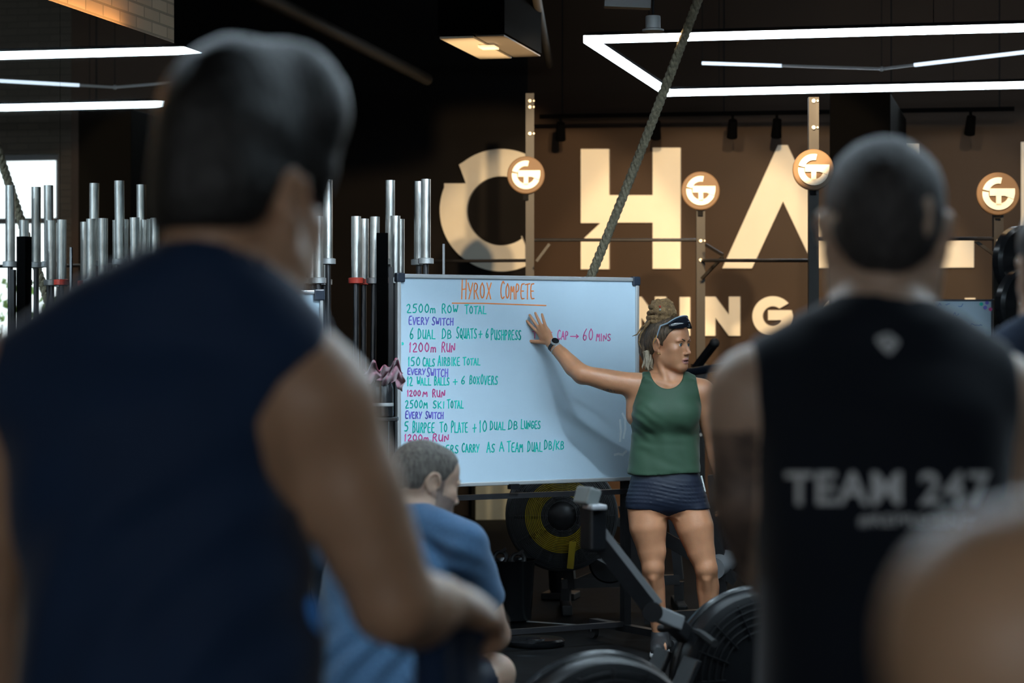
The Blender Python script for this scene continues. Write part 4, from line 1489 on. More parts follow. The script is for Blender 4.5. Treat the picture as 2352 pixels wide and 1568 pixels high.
def surface_nets(F, ax):
    S = F < 0
    n = np.array(F.shape)
    c = S[:-1, :-1, :-1]
    allin = c.copy()
    anyin = c.copy()
    for dx in (0, 1):
        for dy in (0, 1):
            for dz in (0, 1):
                q = S[dx:n[0] - 1 + dx, dy:n[1] - 1 + dy, dz:n[2] - 1 + dz]
                allin &= q
                anyin |= q
    act = anyin & ~allin
    I = np.argwhere(act)
    vid = np.full(act.shape, -1, np.int32)
    vid[act] = np.arange(len(I))
    vals = {}
    for dx in (0, 1):
        for dy in (0, 1):
            for dz in (0, 1):
                vals[dx, dy, dz] = F[I[:, 0] + dx, I[:, 1] + dy, I[:, 2] + dz].astype(np.float64)
    acc = np.zeros((len(I), 3))
    cnt = np.zeros(len(I))
    corners = list(vals)
    for a in corners:
        for axi in range(3):
            if a[axi] == 0:
                b = list(a)
                b[axi] = 1
                b = tuple(b)
                va, vb = vals[a], vals[b]
                m = (va < 0) != (vb < 0)
                t = np.where(m, va / np.where(m, va - vb, 1), 0)
                p = np.zeros((len(I), 3)) + np.array(a)
                p[:, axi] = t
                acc[m] += p[m]
                cnt[m] += 1
    loc = acc / cnt[:, None]
    V = np.zeros((len(I), 3))
    for i in range(3):
        A = ax[i].astype(np.float64)
        V[:, i] = A[I[:, i]] + loc[:, i] * (A[I[:, i] + 1] - A[I[:, i]])
    quads = []
    for axi in range(3):
        o1, o2 = (axi + 1) % 3, (axi + 2) % 3
        s0 = [slice(0, n[i] - 1) for i in range(3)]
        s0[o1] = slice(1, n[o1] - 1)
        s0[o2] = slice(1, n[o2] - 1)
        s1 = list(s0)
        s1[axi] = slice(1, n[axi])
        A, B = S[tuple(s0)], S[tuple(s1)]
        for flip, M in ((False, A & ~B), (True, ~A & B)):
            E = np.argwhere(M)
            if not len(E):
                continue
            E[:, o1] += 1
            E[:, o2] += 1
            def cell(d1, d2):
                q = E.copy()
                q[:, o1] += d1
                q[:, o2] += d2
                return vid[q[:, 0], q[:, 1], q[:, 2]]
            Q = np.stack([cell(-1, -1), cell(0, -1), cell(0, 0), cell(-1, 0)], 1)
            quads.append(Q[:, ::-1] if flip else Q)
    return V, np.concatenate(quads)


def relax(V, Q, it=1, lam=0.5):
    for _ in range(it):
        acc = np.zeros_like(V)
        cnt = np.zeros(len(V))
        for i in range(4):
            a, b = Q[:, i], Q[:, (i + 1) % 4]
            np.add.at(acc, a, V[b])
            np.add.at(acc, b, V[a])
            np.add.at(cnt, a, 1)
            np.add.at(cnt, b, 1)
        V = V + lam * (acc / np.maximum(cnt, 1)[:, None] - V)
    return V


def mesh_from(name, V, Q, mats, midx=None, parent=None, frame=None):
    """V in camera aligned coordinates; stored relative to the parent's origin (parents are turned by TH)"""
    me = bpy.data.meshes.new(name)
    if frame is not None:
        V = V - np.array(frame)[None, :]
    me.vertices.add(len(V))
    me.vertices.foreach_set('co', V.astype(f32).ravel())
    me.loops.add(len(Q) * 4)
    me.loops.foreach_set('vertex_index', Q.astype(np.int32).ravel())
    me.polygons.add(len(Q))
    me.polygons.foreach_set('loop_start', np.arange(0, len(Q) * 4, 4, dtype=np.int32))
    me.polygons.foreach_set('loop_total', np.full(len(Q), 4, np.int32))
    for m in mats:
        me.materials.append(m)
    if midx is not None:
        me.polygons.foreach_set('material_index', midx.astype(np.int32))
    me.update(calc_edges=True)
    me.validate()
    me.polygons.foreach_set('use_smooth', [True] * len(me.polygons))
    o = bpy.data.objects.new(name, me)
    COL.objects.link(o)
    if parent is not None:
        o.parent = parent
    return o


class Sculpt:
    """list of shapes -> field -> mesh, in camera aligned coordinates"""

    def __init__(self):
        self.ops = []

    def u(self, prim, k=0.02):
        self.ops.append((prim, 'u', k))
        return self

    def s(self, prim, k=0.01):
        self.ops.append((prim, 's', k))
        return self

    def bounds(self):
        lo = np.min([p[0][1] for p in self.ops if p[1] == 'u'], 0)
        hi = np.max([p[0][2] for p in self.ops if p[1] == 'u'], 0)
        return lo, hi

    def field(self, base, fine=((), (), ()), pad=0.03, clip=None):
        lo, hi = self.bounds()
        lo, hi = lo - pad, hi + pad
        if clip is not None:
            lo = np.maximum(lo, clip[0])
            hi = np.minimum(hi, clip[1])
        F = Field([axis_pts(lo[i], hi[i], base, fine[i]) for i in range(3)])
        for p, op, k in self.ops:
            F.put(p, op, k)
        return F


def wave(X, Y, Z, seed=0, n=5, f=9.0):
    r = np.random.RandomState(seed)
    o = 0
    for i in range(n):
        d = r.normal(size=3)
        d /= np.linalg.norm(d)
        q = f * (0.7 + 0.9 * r.rand())
        o = o + np.sin(q * (d[0] * X + d[1] * Y + d[2] * Z) + r.rand() * 6.28 + 1.4 * np.sin(q * 0.45 * (d[1] * X - d[0] * Y + d[2] * Z)))
    return o / n


def poly2(pts):
    """signed distance to a 2D polygon (negative inside)"""
    P_ = np.array(pts, f32)

    def fn(x, y):
        d = None
        inside = np.zeros(np.broadcast(x, y).shape, bool)
        for i in range(len(P_)):
            a, b = P_[i], P_[(i + 1) % len(P_)]
            e = b - a
            wx, wy = x - a[0], y - a[1]
            t = np.clip((wx * e[0] + wy * e[1]) / float(e @ e), 0, 1)
            q = (wx - t * e[0]) ** 2 + (wy - t * e[1]) ** 2
            d = q if d is None else np.minimum(d, q)
            c = ((a[1] <= y) & (b[1] > y)) | ((b[1] <= y) & (a[1] > y))
            xi = a[0] + (y - a[1]) * (e[0] / e[1] if abs(e[1]) > 1e-9 else 0)
            inside ^= c & (x < xi)
        d = np.sqrt(d)
        return np.where(inside, -d, d)
    return fn


class HeadFrame:
    """c: head centre; yaw 0 looks away from the camera (+y), positive yaw turns towards +x (image right); pitch down positive"""

    def __init__(self, c, yaw, pitch=0.0, roll=0.0, s=1.0):
        self.c = np.array(tuple(c), float)
        self.s = s
        R = Matrix.Rotation(-math.radians(yaw), 3, 'Z') @ Matrix.Rotation(-math.radians(pitch), 3, 'X') @ Matrix.Rotation(math.radians(roll), 3, 'Y')
        self.R = np.array(R)       # columns: right, forward, up

    def p(self, x, y, z):
        return self.c + self.R @ (np.array((x, y, z)) * self.s)

    def ell(self, c, r, rot=None):
        R = self.R if rot is None else self.R @ np.array(Euler([math.radians(a) for a in rot]).to_matrix())
        return ell(self.p(*c), np.array(r) * self.s, R)

    def limb(self, pts, rad, **kw):
        return limb([self.p(*q) for q in pts], np.array(rad) * self.s, **kw)

    def loc(self, X, Y, Z):
        x, y, z = X - self.c[0], Y - self.c[1], Z - self.c[2]
        R = self.R
        return ((R[0, 0] * x + R[1, 0] * y + R[2, 0] * z) / self.s, (R[0, 1] * x + R[1, 1] * y + R[2, 1] * z) / self.s,
                (R[0, 2] * x + R[1, 2] * y + R[2, 2] * z) / self.s)


def head(sc, H, male=True, face=True):
    """unit head about 0.235 m high (chin -0.115, crown +0.12)"""
    w = 1.0 if male else 0.95
    sc.u(H.ell((0, -0.016, 0.040), (0.076 * w, 0.098, 0.080)), 0.02)
    sc.u(H.ell((0, 0.045, 0.040), (0.064 * w, 0.046, 0.060)), 0.03)
    sc.u(H.ell((0, -0.055, 0.005), (0.062 * w, 0.052, 0.062)), 0.03)
    sc.u(H.ell((0, 0.035, -0.025), (0.060 * w, 0.055, 0.075)), 0.03)
    jw = 0.054 if male else 0.045
    jr = 0.019 if male else 0.015
    for sx in (-1, 1):
        sc.u(H.limb([(sx * jw, -0.004, -0.050), (sx * jw * .92, 0.022, -0.074), (sx * 0.018, 0.072, -0.098)], [jr, jr, 0.016]), 0.03)
        sc.u(H.ell((sx * 0.044 * w, 0.058, -0.022), (0.022, 0.022, 0.018)), 0.025)
        sc.u(H.ell((sx * 0.038, 0.044, -0.052), (0.022, 0.032, 0.030)), 0.025)
    sc.u(H.ell((0, 0.076, -0.099), (0.019 if male else .015, 0.015, 0.014)), 0.02)
    sc.u(H.ell((0, 0.062, -0.062), (0.034, 0.030, 0.036)), 0.025)
    if face:
        for sx in (-1, 1):
            if male:
                sc.u(H.ell((sx * 0.028, 0.083, 0.018), (0.026, 0.011, 0.008), (0, sx * 8, 0)), 0.014)
            else:
                sc.u(H.ell((sx * 0.030, 0.081, 0.020), (0.024, 0.009, 0.007), (0, sx * 8, 0)), 0.016)
            sc.s(H.ell((sx * 0.032, 0.098, -0.001), (0.020, 0.014, 0.0115)), 0.014)
            sc.u(H.ell((sx * 0.032, 0.0735, -0.001), (0.0160, 0.0150, 0.0150)), 0.005)
            sc.s(H.ell((sx * 0.0325, 0.094, -0.0015), (0.0150, 0.0140, 0.0062 if not male else .0052), (0, sx * -7, 0)), 0.002)
        sc.u(H.limb([(0, 0.085, 0.008), (0, 0.096, -0.012), (0, 0.108, -0.034)], [0.0070, 0.0074, 0.0092]), 0.010)
        for sx in (-1, 1):
            sc.u(H.ell((sx * 0.0115, 0.096, -0.039), (0.0078, 0.010, 0.0072)), 0.006)
            sc.s(H.ell((sx * 0.007, 0.102, -0.0480), (0.0036, 0.006, 0.004)), 0.003)
        sc.u(H.ell((0, 0.0915, -0.0650), (0.022, 0.0100, 0.0060), (12, 0, 0)), 0.006)
        sc.u(H.ell((0, 0.0905, -0.0780), (0.019, 0.0105, 0.0072)), 0.006)
        sc.s(H.ell((0, 0.1035, -0.0712), (0.018, 0.012, 0.0030)), 0.002)
    for sx in (-1, 1):
        ear(sc, H, sx, w)


def ear(sc, H, sx, w=1.0):
    e = 0.073 * w
    pts = []
    for k in range(9):
        a = math.radians(-60 + k * 32)
        pts.append((sx * (e + 0.007 + 0.006 * math.cos(a - 2.6)), -0.014 - 0.017 * math.cos(a), -0.002 + 0.029 * math.sin(a)))
    sc.u(H.ell((sx * (e + 0.002), -0.012, -0.004), (0.008, 0.017, 0.029), (0, 0, sx * -18)), 0.008)
    sc.u(H.limb(pts, [0.0052] * 9), 0.004)
    sc.u(H.ell((sx * (e + 0.001), -0.004, -0.033), (0.006, 0.008, 0.009)), 0.005)
    sc.s(H.ell((sx * (e + 0.011), -0.007, -0.006), (0.006, 0.009, 0.014)), 0.004)


def arm(sc, sh, el, wr, r=(0.055, 0.047, 0.040, 0.043, 0.030), flat=None):
    """shoulder, elbow, wrist with muscle bulges"""
    sh, el, wr = [np.array(tuple(q)) for q in (sh, el, wr)]
    m1, m2, m3 = sh + (el - sh) * 0.35, el + (wr - el) * 0.22, el + (wr - el) * 0.6
    sc.u(limb([sh, m1, el], [r[0], r[1] * 1.08, r[2]]), 0.02)
    sc.u(limb([el, m2, m3, wr], [r[2] * 0.97, r[3], (r[3] + r[4]) / 2, r[4]]), 0.015)


def hand(sc, wr, dirv, palm_n, side, L=0.19, spread=0.16, curl=(0.25, 0.3, 0.35, 0.4), thumb_a=0.9, w=1.0, thumb_curl=0.2):
    """dirv: wrist to middle finger; palm_n: out of the palm; side: +1 puts the thumb on dirv x palm_n"""
    d = np.array(tuple(dirv), float); d /= np.linalg.norm(d)
    nrm = np.array(tuple(palm_n), float); nrm -= d * (d @ nrm); nrm /= np.linalg.norm(nrm)
    t = np.cross(d, nrm) * side
    wr = np.array(tuple(wr), float)
    pl = L * 0.50
    R = np.stack([t, d, nrm], 1)
    sc.u(limb([wr, wr + d * pl * .35], [0.026 * w, 0.026 * w], flat=0.7, side=nrm), 0.012)
    sc.u(ell(wr + d * pl * 0.60, (0.040 * w, pl * 0.52, 0.0155 * w), R), 0.012)
    sc.u(ell(wr + d * pl * 0.40 + t * 0.022 * w + nrm * 0.006, (0.018 * w, pl * 0.36, 0.016 * w), R), 0.010)
    fl = (0.40, 0.445, 0.41, 0.325)
    for i in range(4):
        a = (1.5 - i) * spread
        base = wr + d * pl * (0.92 if i in (1, 2) else 0.86) + t * (1.5 - i) * 0.0195 * w
        q = d * math.cos(a) + t * math.sin(a)
        pts = [base - q * 0.02, base]
        ang = 0.0
        for sgm in (0.46, 0.30, 0.24):
            ang += curl[i]
            v = q * math.cos(ang) + nrm * math.sin(ang)
            pts.append(pts[-1] + v * fl[i] * L * sgm)
        sc.u(limb(pts, np.array([0.0098, 0.0092, 0.0086, 0.0078, 0.0068]) * w), 0.005)
    b = wr + d * pl * 0.22 + t * 0.026 * w
    q = d * math.cos(thumb_a) + t * math.sin(thumb_a)
    q2 = q + nrm * thumb_curl
    q2 /= np.linalg.norm(q2)
    sc.u(limb([b, b + q * L * 0.17, b + q * L * 0.17 + q2 * L * 0.16, b + q * L * 0.17 + q2 * L * 0.29 + d * .004], np.array([0.0145, 0.0118, 0.0098, 0.0078]) * w), 0.007)


def leg(sc, hip, kn, an, r=(0.085, 0.078, 0.055, 0.057, 0.036), fwd=(0, 1, 0)):
    hip, kn, an = [np.array(tuple(q)) for q in (hip, kn, an)]
    f = np.array(fwd, float)
    m1, m2 = hip + (kn - hip) * 0.4, kn + (an - kn) * 0.28
    sc.u(limb([hip, m1, kn - (kn - hip) * 0.08, kn], [r[0], r[1], r[2], r[2] * 0.97]), 0.03)
    sc.u(limb([kn, m2 - f * 0.012, kn + (an - kn) * 0.62, an], [r[2] * 0.93, r[3], (r[3] + r[4]) / 2 * .95, r[4]]), 0.02)
    sc.u(ell(kn + f * r[2] * 0.55, (r[2] * 0.55, r[2] * 0.5, r[2] * 0.62)), 0.02)


def shoe(parent, frame, an, yaw, m, sole, L=0.27):
    """trainer with sole and upper; an: ankle point, yaw: pointing direction in camera coordinates (0 = away)"""
    f = np.array((math.sin(yaw), math.cos(yaw), 0))
    s = np.array((math.cos(yaw), -math.sin(yaw), 0))
    an = np.array(tuple(an), float)
    b = np.array((an[0], an[1], 0.0))
    R = np.stack([s, f, np.array((0, 0, 1.0))], 1)
    sc = Sculpt()
    sc.u(limb([b + np.array((0, 0, .05)) - f * 0.045, b + f * 0.05 + np.array((0, 0, .055)), b + f * (L - 0.125) + np.array((0, 0, .042))], [0.040, 0.042, 0.036]), 0.02)
    sc.u(limb([b + np.array((0, 0, .06)), b + np.array((0, 0, 0.105))], [0.046, 0.043]), 0.02)
    F = sc.field(0.008)
    F.cut(lambda X, Y, Z: 0.022 - Z + 0 * X + 0 * Y)
    V, Q = surface_nets(F.F, F.ax)
    u = mesh_from('shoe', V, Q, [m], None, parent, frame)
    s2 = Sculpt().u(limb([b + np.array((0, 0, .012)) - f * 0.045, b + f * 0.05 + np.array((0, 0, .012)), b + f * (L - 0.125) + np.array((0, 0, .012))], [0.045, 0.046, 0.040]), 0.01)
    F = s2.field(0.008)
    F.cut(lambda X, Y, Z: np.maximum(0.002 - Z, Z - 0.030) + 0 * X + 0 * Y)
    V, Q = surface_nets(F.F, F.ax)
    o = mesh_from('sole', V, Q, [sole], None, u, None)
    o.data.transform(Matrix.Translation(-Vector(frame)))
    return u


def build(sc, name, mats, parent, frame, base, fine=((), (), ()), cuts=(), k=0.004, mfun=None, it=1, disp=None, clip=None):
    F = sc.field(base, fine, clip=clip)
    if disp is not None:
        X, Y, Z = F.grid((slice(None),) * 3)
        F.F = (F.F + disp(X, Y, Z)).astype(f32)
    for c in cuts:
        F.cut(c, k)
    V, Q = surface_nets(F.F, F.ax)
    if it:
        V = relax(V, Q, it, 0.5)
    mi = None
    if mfun is not None:
        Cn = V[Q].mean(1)
        mi = mfun(Cn[:, 0], Cn[:, 1], Cn[:, 2])
    return mesh_from(name, V, Q, mats, mi, parent, frame)

# ------------------------------------------------------------------ people
from mathutils.bvhtree import BVHTree


def skin(name, c, sss=0.15, rough=0.46, n=0.10):
    return mat(name, c, rough, spec=0.45, noise=n, nscale=14, bump=0.06, bscale=160, sss=sss)


def hairm(name, c, c2=None, rough=0.55, stretch=(1, 1, 0.25)):
    return mat(name, c, rough, spec=0.4, noise=0.5, nscale=120, bump=0.6, bscale=170, stretch=stretch, color2=c2)


M_SKIN_W = skin('skin_coach', (0.50, 0.235, 0.125), rough=.40)
M_SKIN_1 = skin('skin_tall_man', (0.42, 0.25, 0.155))
M_SKIN_2 = skin('skin_cropped_man', (0.50, 0.36, 0.27))
M_SKIN_3 = skin('skin_seated_man', (0.52, 0.35, 0.26))
M_SKIN_4 = skin('skin_near_person', (0.42, 0.26, 0.16))
M_STUBBLE = skin('stubble_skin', (0.24, 0.17, 0.14), 0.05, 0.6, 0.25)
M_LIP = mat('lips', (0.40, 0.16, 0.13), 0.35, sss=0.1)
M_MOUTH = mat('mouth_inside', (0.10, 0.03, 0.03), 0.5)
M_TATTOO = mat('tattooed_skin', (0.30, 0.21, 0.16), 0.5, noise=0.6, nscale=22, color2=(0.045, 0.038, 0.038))
M_HAIR1 = hairm('dark_hair', (0.015, 0.014, 0.0135), (0.004, 0.004, 0.004), 0.45)
M_HAIR2 = hairm('cropped_hair', (0.055, 0.052, 0.052), (0.015, 0.014, 0.014), 0.6)
M_HAIR3 = hairm('short_grey_hair', (0.19, 0.17, 0.15), (0.062, 0.052, 0.046), 0.7)
M_HAIRW = hairm('brown_hair', (0.13, 0.085, 0.05), (0.030, 0.02, 0.014), 0.5)
M_DREAD = mat('dreadlock', (0.31, 0.19, 0.085), 0.85, noise=0.5, nscale=60, bump=0.8, bscale=140, color2=(0.10, 0.055, 0.022))
M_BLOND = hairm('blond_ends', (0.42, 0.35, 0.25), (0.2, 0.16, 0.11), 0.6)
M_NAVY = mat('navy_fabric', (0.006, 0.022, 0.062), 0.75, spec=0.25, noise=0.12, nscale=6, bump=0.05, bscale=500, sheen=0.15)
M_BLACKTEE = mat('black_fabric', (0.006, 0.010, 0.018), 0.8, spec=0.2, noise=0.12, nscale=6, sheen=0.2)
M_GREEN = mat('green_fabric', (0.030, 0.070, 0.040), 0.6, spec=0.3, noise=0.06, nscale=8, bump=0.04, bscale=600, sheen=0.1)
M_SHORTS = mat('navy_shorts', (0.010, 0.015, 0.030), 0.5, spec=0.35, bump=0.05, bscale=500)
M_BLUETEE = mat('heather_blue_fabric', (0.070, 0.150, 0.270), 0.85, spec=0.2, noise=0.10, nscale=160, bump=0.08, bscale=400, sheen=0.2)
M_SLATE = mat('slate_fabric', (0.035, 0.05, 0.085), 0.85, spec=0.2)
M_SHOE = mat('shoe_black', (0.02, 0.02, 0.022), 0.6)
M_SOLE = mat('shoe_sole', (0.5, 0.5, 0.5), 0.6)
M_PRINT = mat('shirt_print', (0.72, 0.77, 0.80), 0.6)


def person(label, base):
    w = CW(Vector((base[0], base[1], 0)))
    return thing('person', label, 'person', (w.x, w.y, 0), TH), (base[0], base[1], 0.0)


def bvh_of(o):
    me = o.data
    M = wm(o)
    vs = [M @ v.co for v in me.vertices]
    return BVHTree.FromPolygons(vs, [tuple(p.vertices) for p in me.polygons])


def cast(bv, px, py, off=0.0015):
    r = ray(px, py).normalized()
    h = bv.ray_cast(Vector((0, 0, CAMZ)), r)
    if h[0] is None:
        return None, None
    n = h[1] if h[1].dot(r) < 0 else -h[1]
    return h[0] + n * off, n


def eyes(parent, frame, H, gaze=(0, 0), blue=True):
    """eyeballs with iris and pupil, lashes and brows"""
    for sx in (-1, 1):
        c = H.p(sx * 0.032, 0.0738, -0.001)
        r = 0.0136 * H.s
        mb = bmesh.new()
        bmesh.ops.create_uvsphere(mb, u_segments=24, v_segments=16, radius=r)
        me = bpy.data.meshes.new('eye')
        g = H.R @ np.array((math.sin(gaze[0]), math.cos(gaze[0]) * math.cos(gaze[1]), math.sin(gaze[1])))
        q = Vector(g).to_track_quat('Z', 'Y').to_matrix()
        for v in mb.verts:
            v.co = q @ v.co
        for f in mb.faces:
            cn = f.calc_center_median().normalized().dot(Vector(g))
            f.material_index = 2 if cn > 0.975 else 1 if cn > 0.87 else 0
            f.smooth = True
        for v in mb.verts:
            v.co = v.co + Vector(c - np.array(frame))
        mb.to_mesh(me)
        mb.free()
        for m in (mat('eye_white', (0.72, 0.70, 0.68), 0.2), mat('iris', (0.10, 0.16, 0.20), 0.15) if blue else mat('iris_brown', (0.06, 0.03, 0.015), 0.15), mat('pupil', (0.005, 0.005, 0.005), 0.1)):
            me.materials.append(m)
        o = bpy.data.objects.new('eye', me)
        COL.objects.link(o)
        o.parent = parent


def brows(parent, frame, H, m, r=0.0035, z=0.022):
    for sx in (-1, 1):
        sc = Sculpt().u(H.limb([(sx * 0.013, 0.0945, z - 0.004), (sx * 0.030, 0.0925, z + 0.003), (sx * 0.049, 0.0775, z - 0.002)], [r, r * 0.95, r * 0.45]), 0.002)
        build(sc, 'eyebrow', [m], parent, frame, 0.0018, it=0)
        ls = Sculpt().u(H.limb([(sx * 0.0185, 0.0845, 0.0020), (sx * 0.031, 0.0885, 0.0066), (sx * 0.047, 0.0780, 0.0010)], [0.0012, 0.0018, 0.0016]), 0.001)
        build(ls, 'eyelashes', [M_HAIR1], parent, frame, 0.0012, it=0)


def hair(parent, frame, H, m, poly, shells, base=0.004, name='hair', amp=0.0016, freq=260.0, stretch=0.25, seed=1, side=0.0, it=1, k=0.006, nape=0.0):
    """shells: ellipsoids of the hair volume; poly: (forward, up) outline of the haired region seen from the side"""
    sc = Sculpt()
    for c, r in shells:
        sc.u(H.ell(c, r), 0.025)
    pf = poly2(poly)

    def cut(X, Y, Z):
        x, y, z = H.loc(X, Y, Z)
        y, z = np.broadcast_arrays(y + 0 * x, z + 0 * x)
        return pf(y + side * np.abs(x), z - nape * np.abs(x) * (z < 0) * (y < -.03)) * H.s

    def disp(X, Y, Z):
        x, y, z = H.loc(X, Y, Z)
        return amp * wave(x, y, z * stretch, seed, 5, freq) + amp * 1.2 * wave(x, y, z, seed + 4, 4, freq * 0.3)
    return build(sc, name, [m], parent, frame, base, cuts=[cut], k=k, disp=disp, it=it)


def interp_cut(pts, keep):
    """pts: (z, x) boundary; keep 'lt' keeps x < boundary, 'gt' keeps x > boundary"""
    p = np.array(sorted(pts), f32)

    def fn(X, Y, Z):
        b = np.interp(Z, p[:, 0], p[:, 1]).astype(f32)
        return (X - b if keep == 'lt' else b - X) + 0 * Y
    return fn


def lower_body(sc_body, parent, frame, cx, cy, zw, face, skinm, shortm, yaw=0.0, hipw=0.17, spread=0.11, hem=0.56):
    """hips, legs, shorts and shoes of a standing figure; face +1 looks away from the camera"""
    f = np.array((math.sin(yaw), math.cos(yaw), 0)) * face
    s = np.array((f[1], -f[0], 0))
    c = np.array((cx, cy, 0))
    legs = []
    for k in (-1, 1):
        hip = c + s * k * 0.085 + np.array((0, 0, 0.90))
        kn = c + s * k * spread + f * 0.02 + np.array((0, 0, 0.50))
        an = c + s * k * (spread + 0.01) - f * 0.02 + np.array((0, 0, 0.085))
        leg(sc_body, hip, kn, an, (0.098, 0.085, 0.058, 0.060, 0.038), f)
        sc_body.u(limb([an, an * np.array((1, 1, 0)) + f * 0.10 + np.array((0, 0, .05))], [0.036, 0.028]), 0.02)
        legs.append((hip, kn, an))
    sh = Sculpt()
    for hip, kn, an in legs:
        sh.u(limb([hip, hip + (kn - hip) * 0.95], [0.118, 0.098]), 0.02)
    sh.u(loft(smooth_stations([(0.84, cx, cy, hipw * .98, 0.13, 0), (0.95, cx, cy, hipw, 0.125, 0), (zw, cx, cy, hipw * .97, 0.115, 0)], 12)), 0.03)
    build(sh, 'shorts', [shortm], parent, frame, 0.014, cuts=[lambda X, Y, Z: np.maximum(hem - Z, Z - zw) + 0 * X + 0 * Y],
          disp=lambda X, Y, Z: 0.004 * wave(X, Y, Z * .4, 8, 4, 34))
    for hip, kn, an in legs:
        shoe(parent, frame, an - f * 0.02, yaw if face > 0 else yaw + PI, M_SHOE, M_SOLE, 0.29)


# ---------------------------------------------------------------- the coach
def coach():
    D = 11.75

    def w(px, py, dd=0.0):
        return np.array(tuple(C(px, py, D + dd)))

    def zz(py):
        return CAMZ - (py - 784) / FPX * D

    def xx(px):
        return (px - 1176) / FPX * D
    base = w(1548, 784)
    root, fr = person('woman in green tank top and dark shorts pointing at the whiteboard', (base[0], base[1]))
    b = Sculpt()
    rows = [(zz(1184), xx(1532), D, .080, .080, 0), (zz(1172), xx(1532), D, .150, .105, 0), (zz(1150), xx(1531), D, .176, .118, 0), (zz(1110), xx(1530), D, .170, .115, 0), (zz(1060), xx(1529), D, .142, .098, 0),
            (zz(1010), xx(1529), D, .134, .092, 0), (zz(960), xx(1530), D, .148, .100, 0), (zz(920), xx(1533), D, .156, .104, 0), (zz(892), xx(1536), D, .150, .092, 0),
            (zz(872), xx(1537), D, .118, .070, 0), (zz(858), xx(1536), D, .070, .056, 0)]
    torso = loft(smooth_stations(rows, 60))
    b.u(torso, 0.02)
    bust = []
    for s in (-1, 1):
        bust.append(ell(w(1532 + s * 32, 950, -0.078), (0.066, 0.052, 0.064)))
    for q in bust:
        b.u(q, 0.045)
    traps = [limb([w(1528, 848, .01), w(1500, 866, .015), w(1468, 880, .01)], [0.040, 0.036, 0.036]), limb([w(1534, 848, .01), w(1572, 872, .015), w(1606, 890, .01)], [0.040, 0.036, 0.036])]
    for q in traps:
        b.u(q, 0.03)
    # neck with its two cords
    b.u(limb([w(1532, 878, .005), w(1528, 842, .0), w(1526, 815, .0)], [0.062, 0.053, 0.054]), 0.025)
    b.u(limb([w(1535, 890, -.075), w(1516, 835, -.045)], [0.010, 0.013]), 0.018)
    b.u(limb([w(1541, 890, -.075), w(1556, 850, -.02)], [0.010, 0.011]), 0.018)
    b.u(limb([w(1534, 884, -.082), w(1485, 872, -.05)], [0.010, 0.012]), 0.02)
    b.u(limb([w(1542, 886, -.082), w(1590, 880, -.05)], [0.010, 0.012]), 0.02)
    i_a0 = len(b.ops)
    # right arm to the board
    sh, el, wr = w(1462, 884, 0.0), w(1337, 859, -.02), w(1266, 789, .084)
    b.u(ell(w(1458, 885, 0), (0.066, 0.058, 0.056)), 0.03)
    b.u(limb([sh, sh + (el - sh) * .42 + np.array((0, 0, -.006)), el], [0.055, 0.056, 0.043]), 0.02)
    b.u(limb([el, el + (wr - el) * .25 + np.array((-.004, 0, -.004)), el + (wr - el) * .62, wr], [0.043, 0.046, 0.036, 0.0255]), 0.02)
    b.u(ell(el + np.array((0.0, .01, -.012)), (0.034, .034, .032)), 0.02)
    # armpit and side of the chest
    b.u(limb([w(1462, 905, 0.01), w(1462, 955, 0.02)], [0.050, 0.052]), 0.03)
    # hand: back of the hand to the camera, fingers spread up and left
    hd = w(1217, 716, .084) - wr
    n_ = np.array((0.5, 0.86, 0.0))
    hd[1] = -0.003
    i_hand = len(b.ops)
    hand(b, wr + hd / np.linalg.norm(hd) * 0.004, hd, n_, 1, L=0.190, spread=0.17, curl=(0.08, 0.08, 0.09, 0.10), thumb_a=1.02, w=0.92, thumb_curl=0.12)
    i_hand2 = len(b.ops)
    # left arm hanging
    sh2, el2, wr2 = w(1616, 902, .0), w(1640, 1022, .03), w(1660, 1120, -.10)
    b.u(ell(w(1613, 900, 0), (0.058, 0.060, 0.062)), 0.03)
    arm(b, sh2, el2, wr2, (0.054, 0.049, 0.041, 0.042, 0.027))
    hand(b, wr2, (0.05, -0.35, -1), (-1, 0, 0), -1, L=0.175, spread=0.05, curl=(.3, .35, .4, .45), w=0.9)
    n_up = len(b.ops)
    # hips and legs
    hr, kr, ar = w(1486, 1158, 0), w(1500, 1303, -.035), w(1516, 1467, .03)
    hl, kl, al = w(1577, 1158, 0), w(1622, 1305, -.05), w(1630, 1467, .02)
    f = np.array((0, -1.0, 0))
    for hip, kn, an, sd in ((hr, kr, ar, -1), (hl, kl, al, 1)):
        b.u(limb([hip, hip + (kn - hip) * .35 + np.array((sd * .006, -.008, 0)), hip + (kn - hip) * .72, kn], [0.098, 0.092, 0.070, 0.053]), 0.03)
        b.u(limb([kn, kn + (an - kn) * .27 + np.array((sd * .006, .022, 0)), kn + (an - kn) * .6 + np.array((0, .012, 0)), an], [0.050, 0.056, 0.043, 0.033]), 0.02)
        b.u(ell(kn + f * 0.032 + np.array((0, 0, .004)), (.031, .025, .036)), 0.018)
        b.u(limb([kn + f * .035 + np.array((0, 0, -.05)), kn + (an - kn) * .45 + f * 0.022], [0.018, 0.012]), 0.02)
        b.u(ell(kn + np.array((sd * -.032, -.012, .075)), (.026, .026, .045)), 0.02)
        b.u(limb([an, an * np.array((1, 1, 0)) + f * .11 + np.array((0, 0, .045))], [0.033, 0.026]), 0.02)
    # head
    H = HeadFrame(w(1535, 791, -.01), 126, 1, 0, 1.10)
    head(b, H, male=False)
    ear_c = None

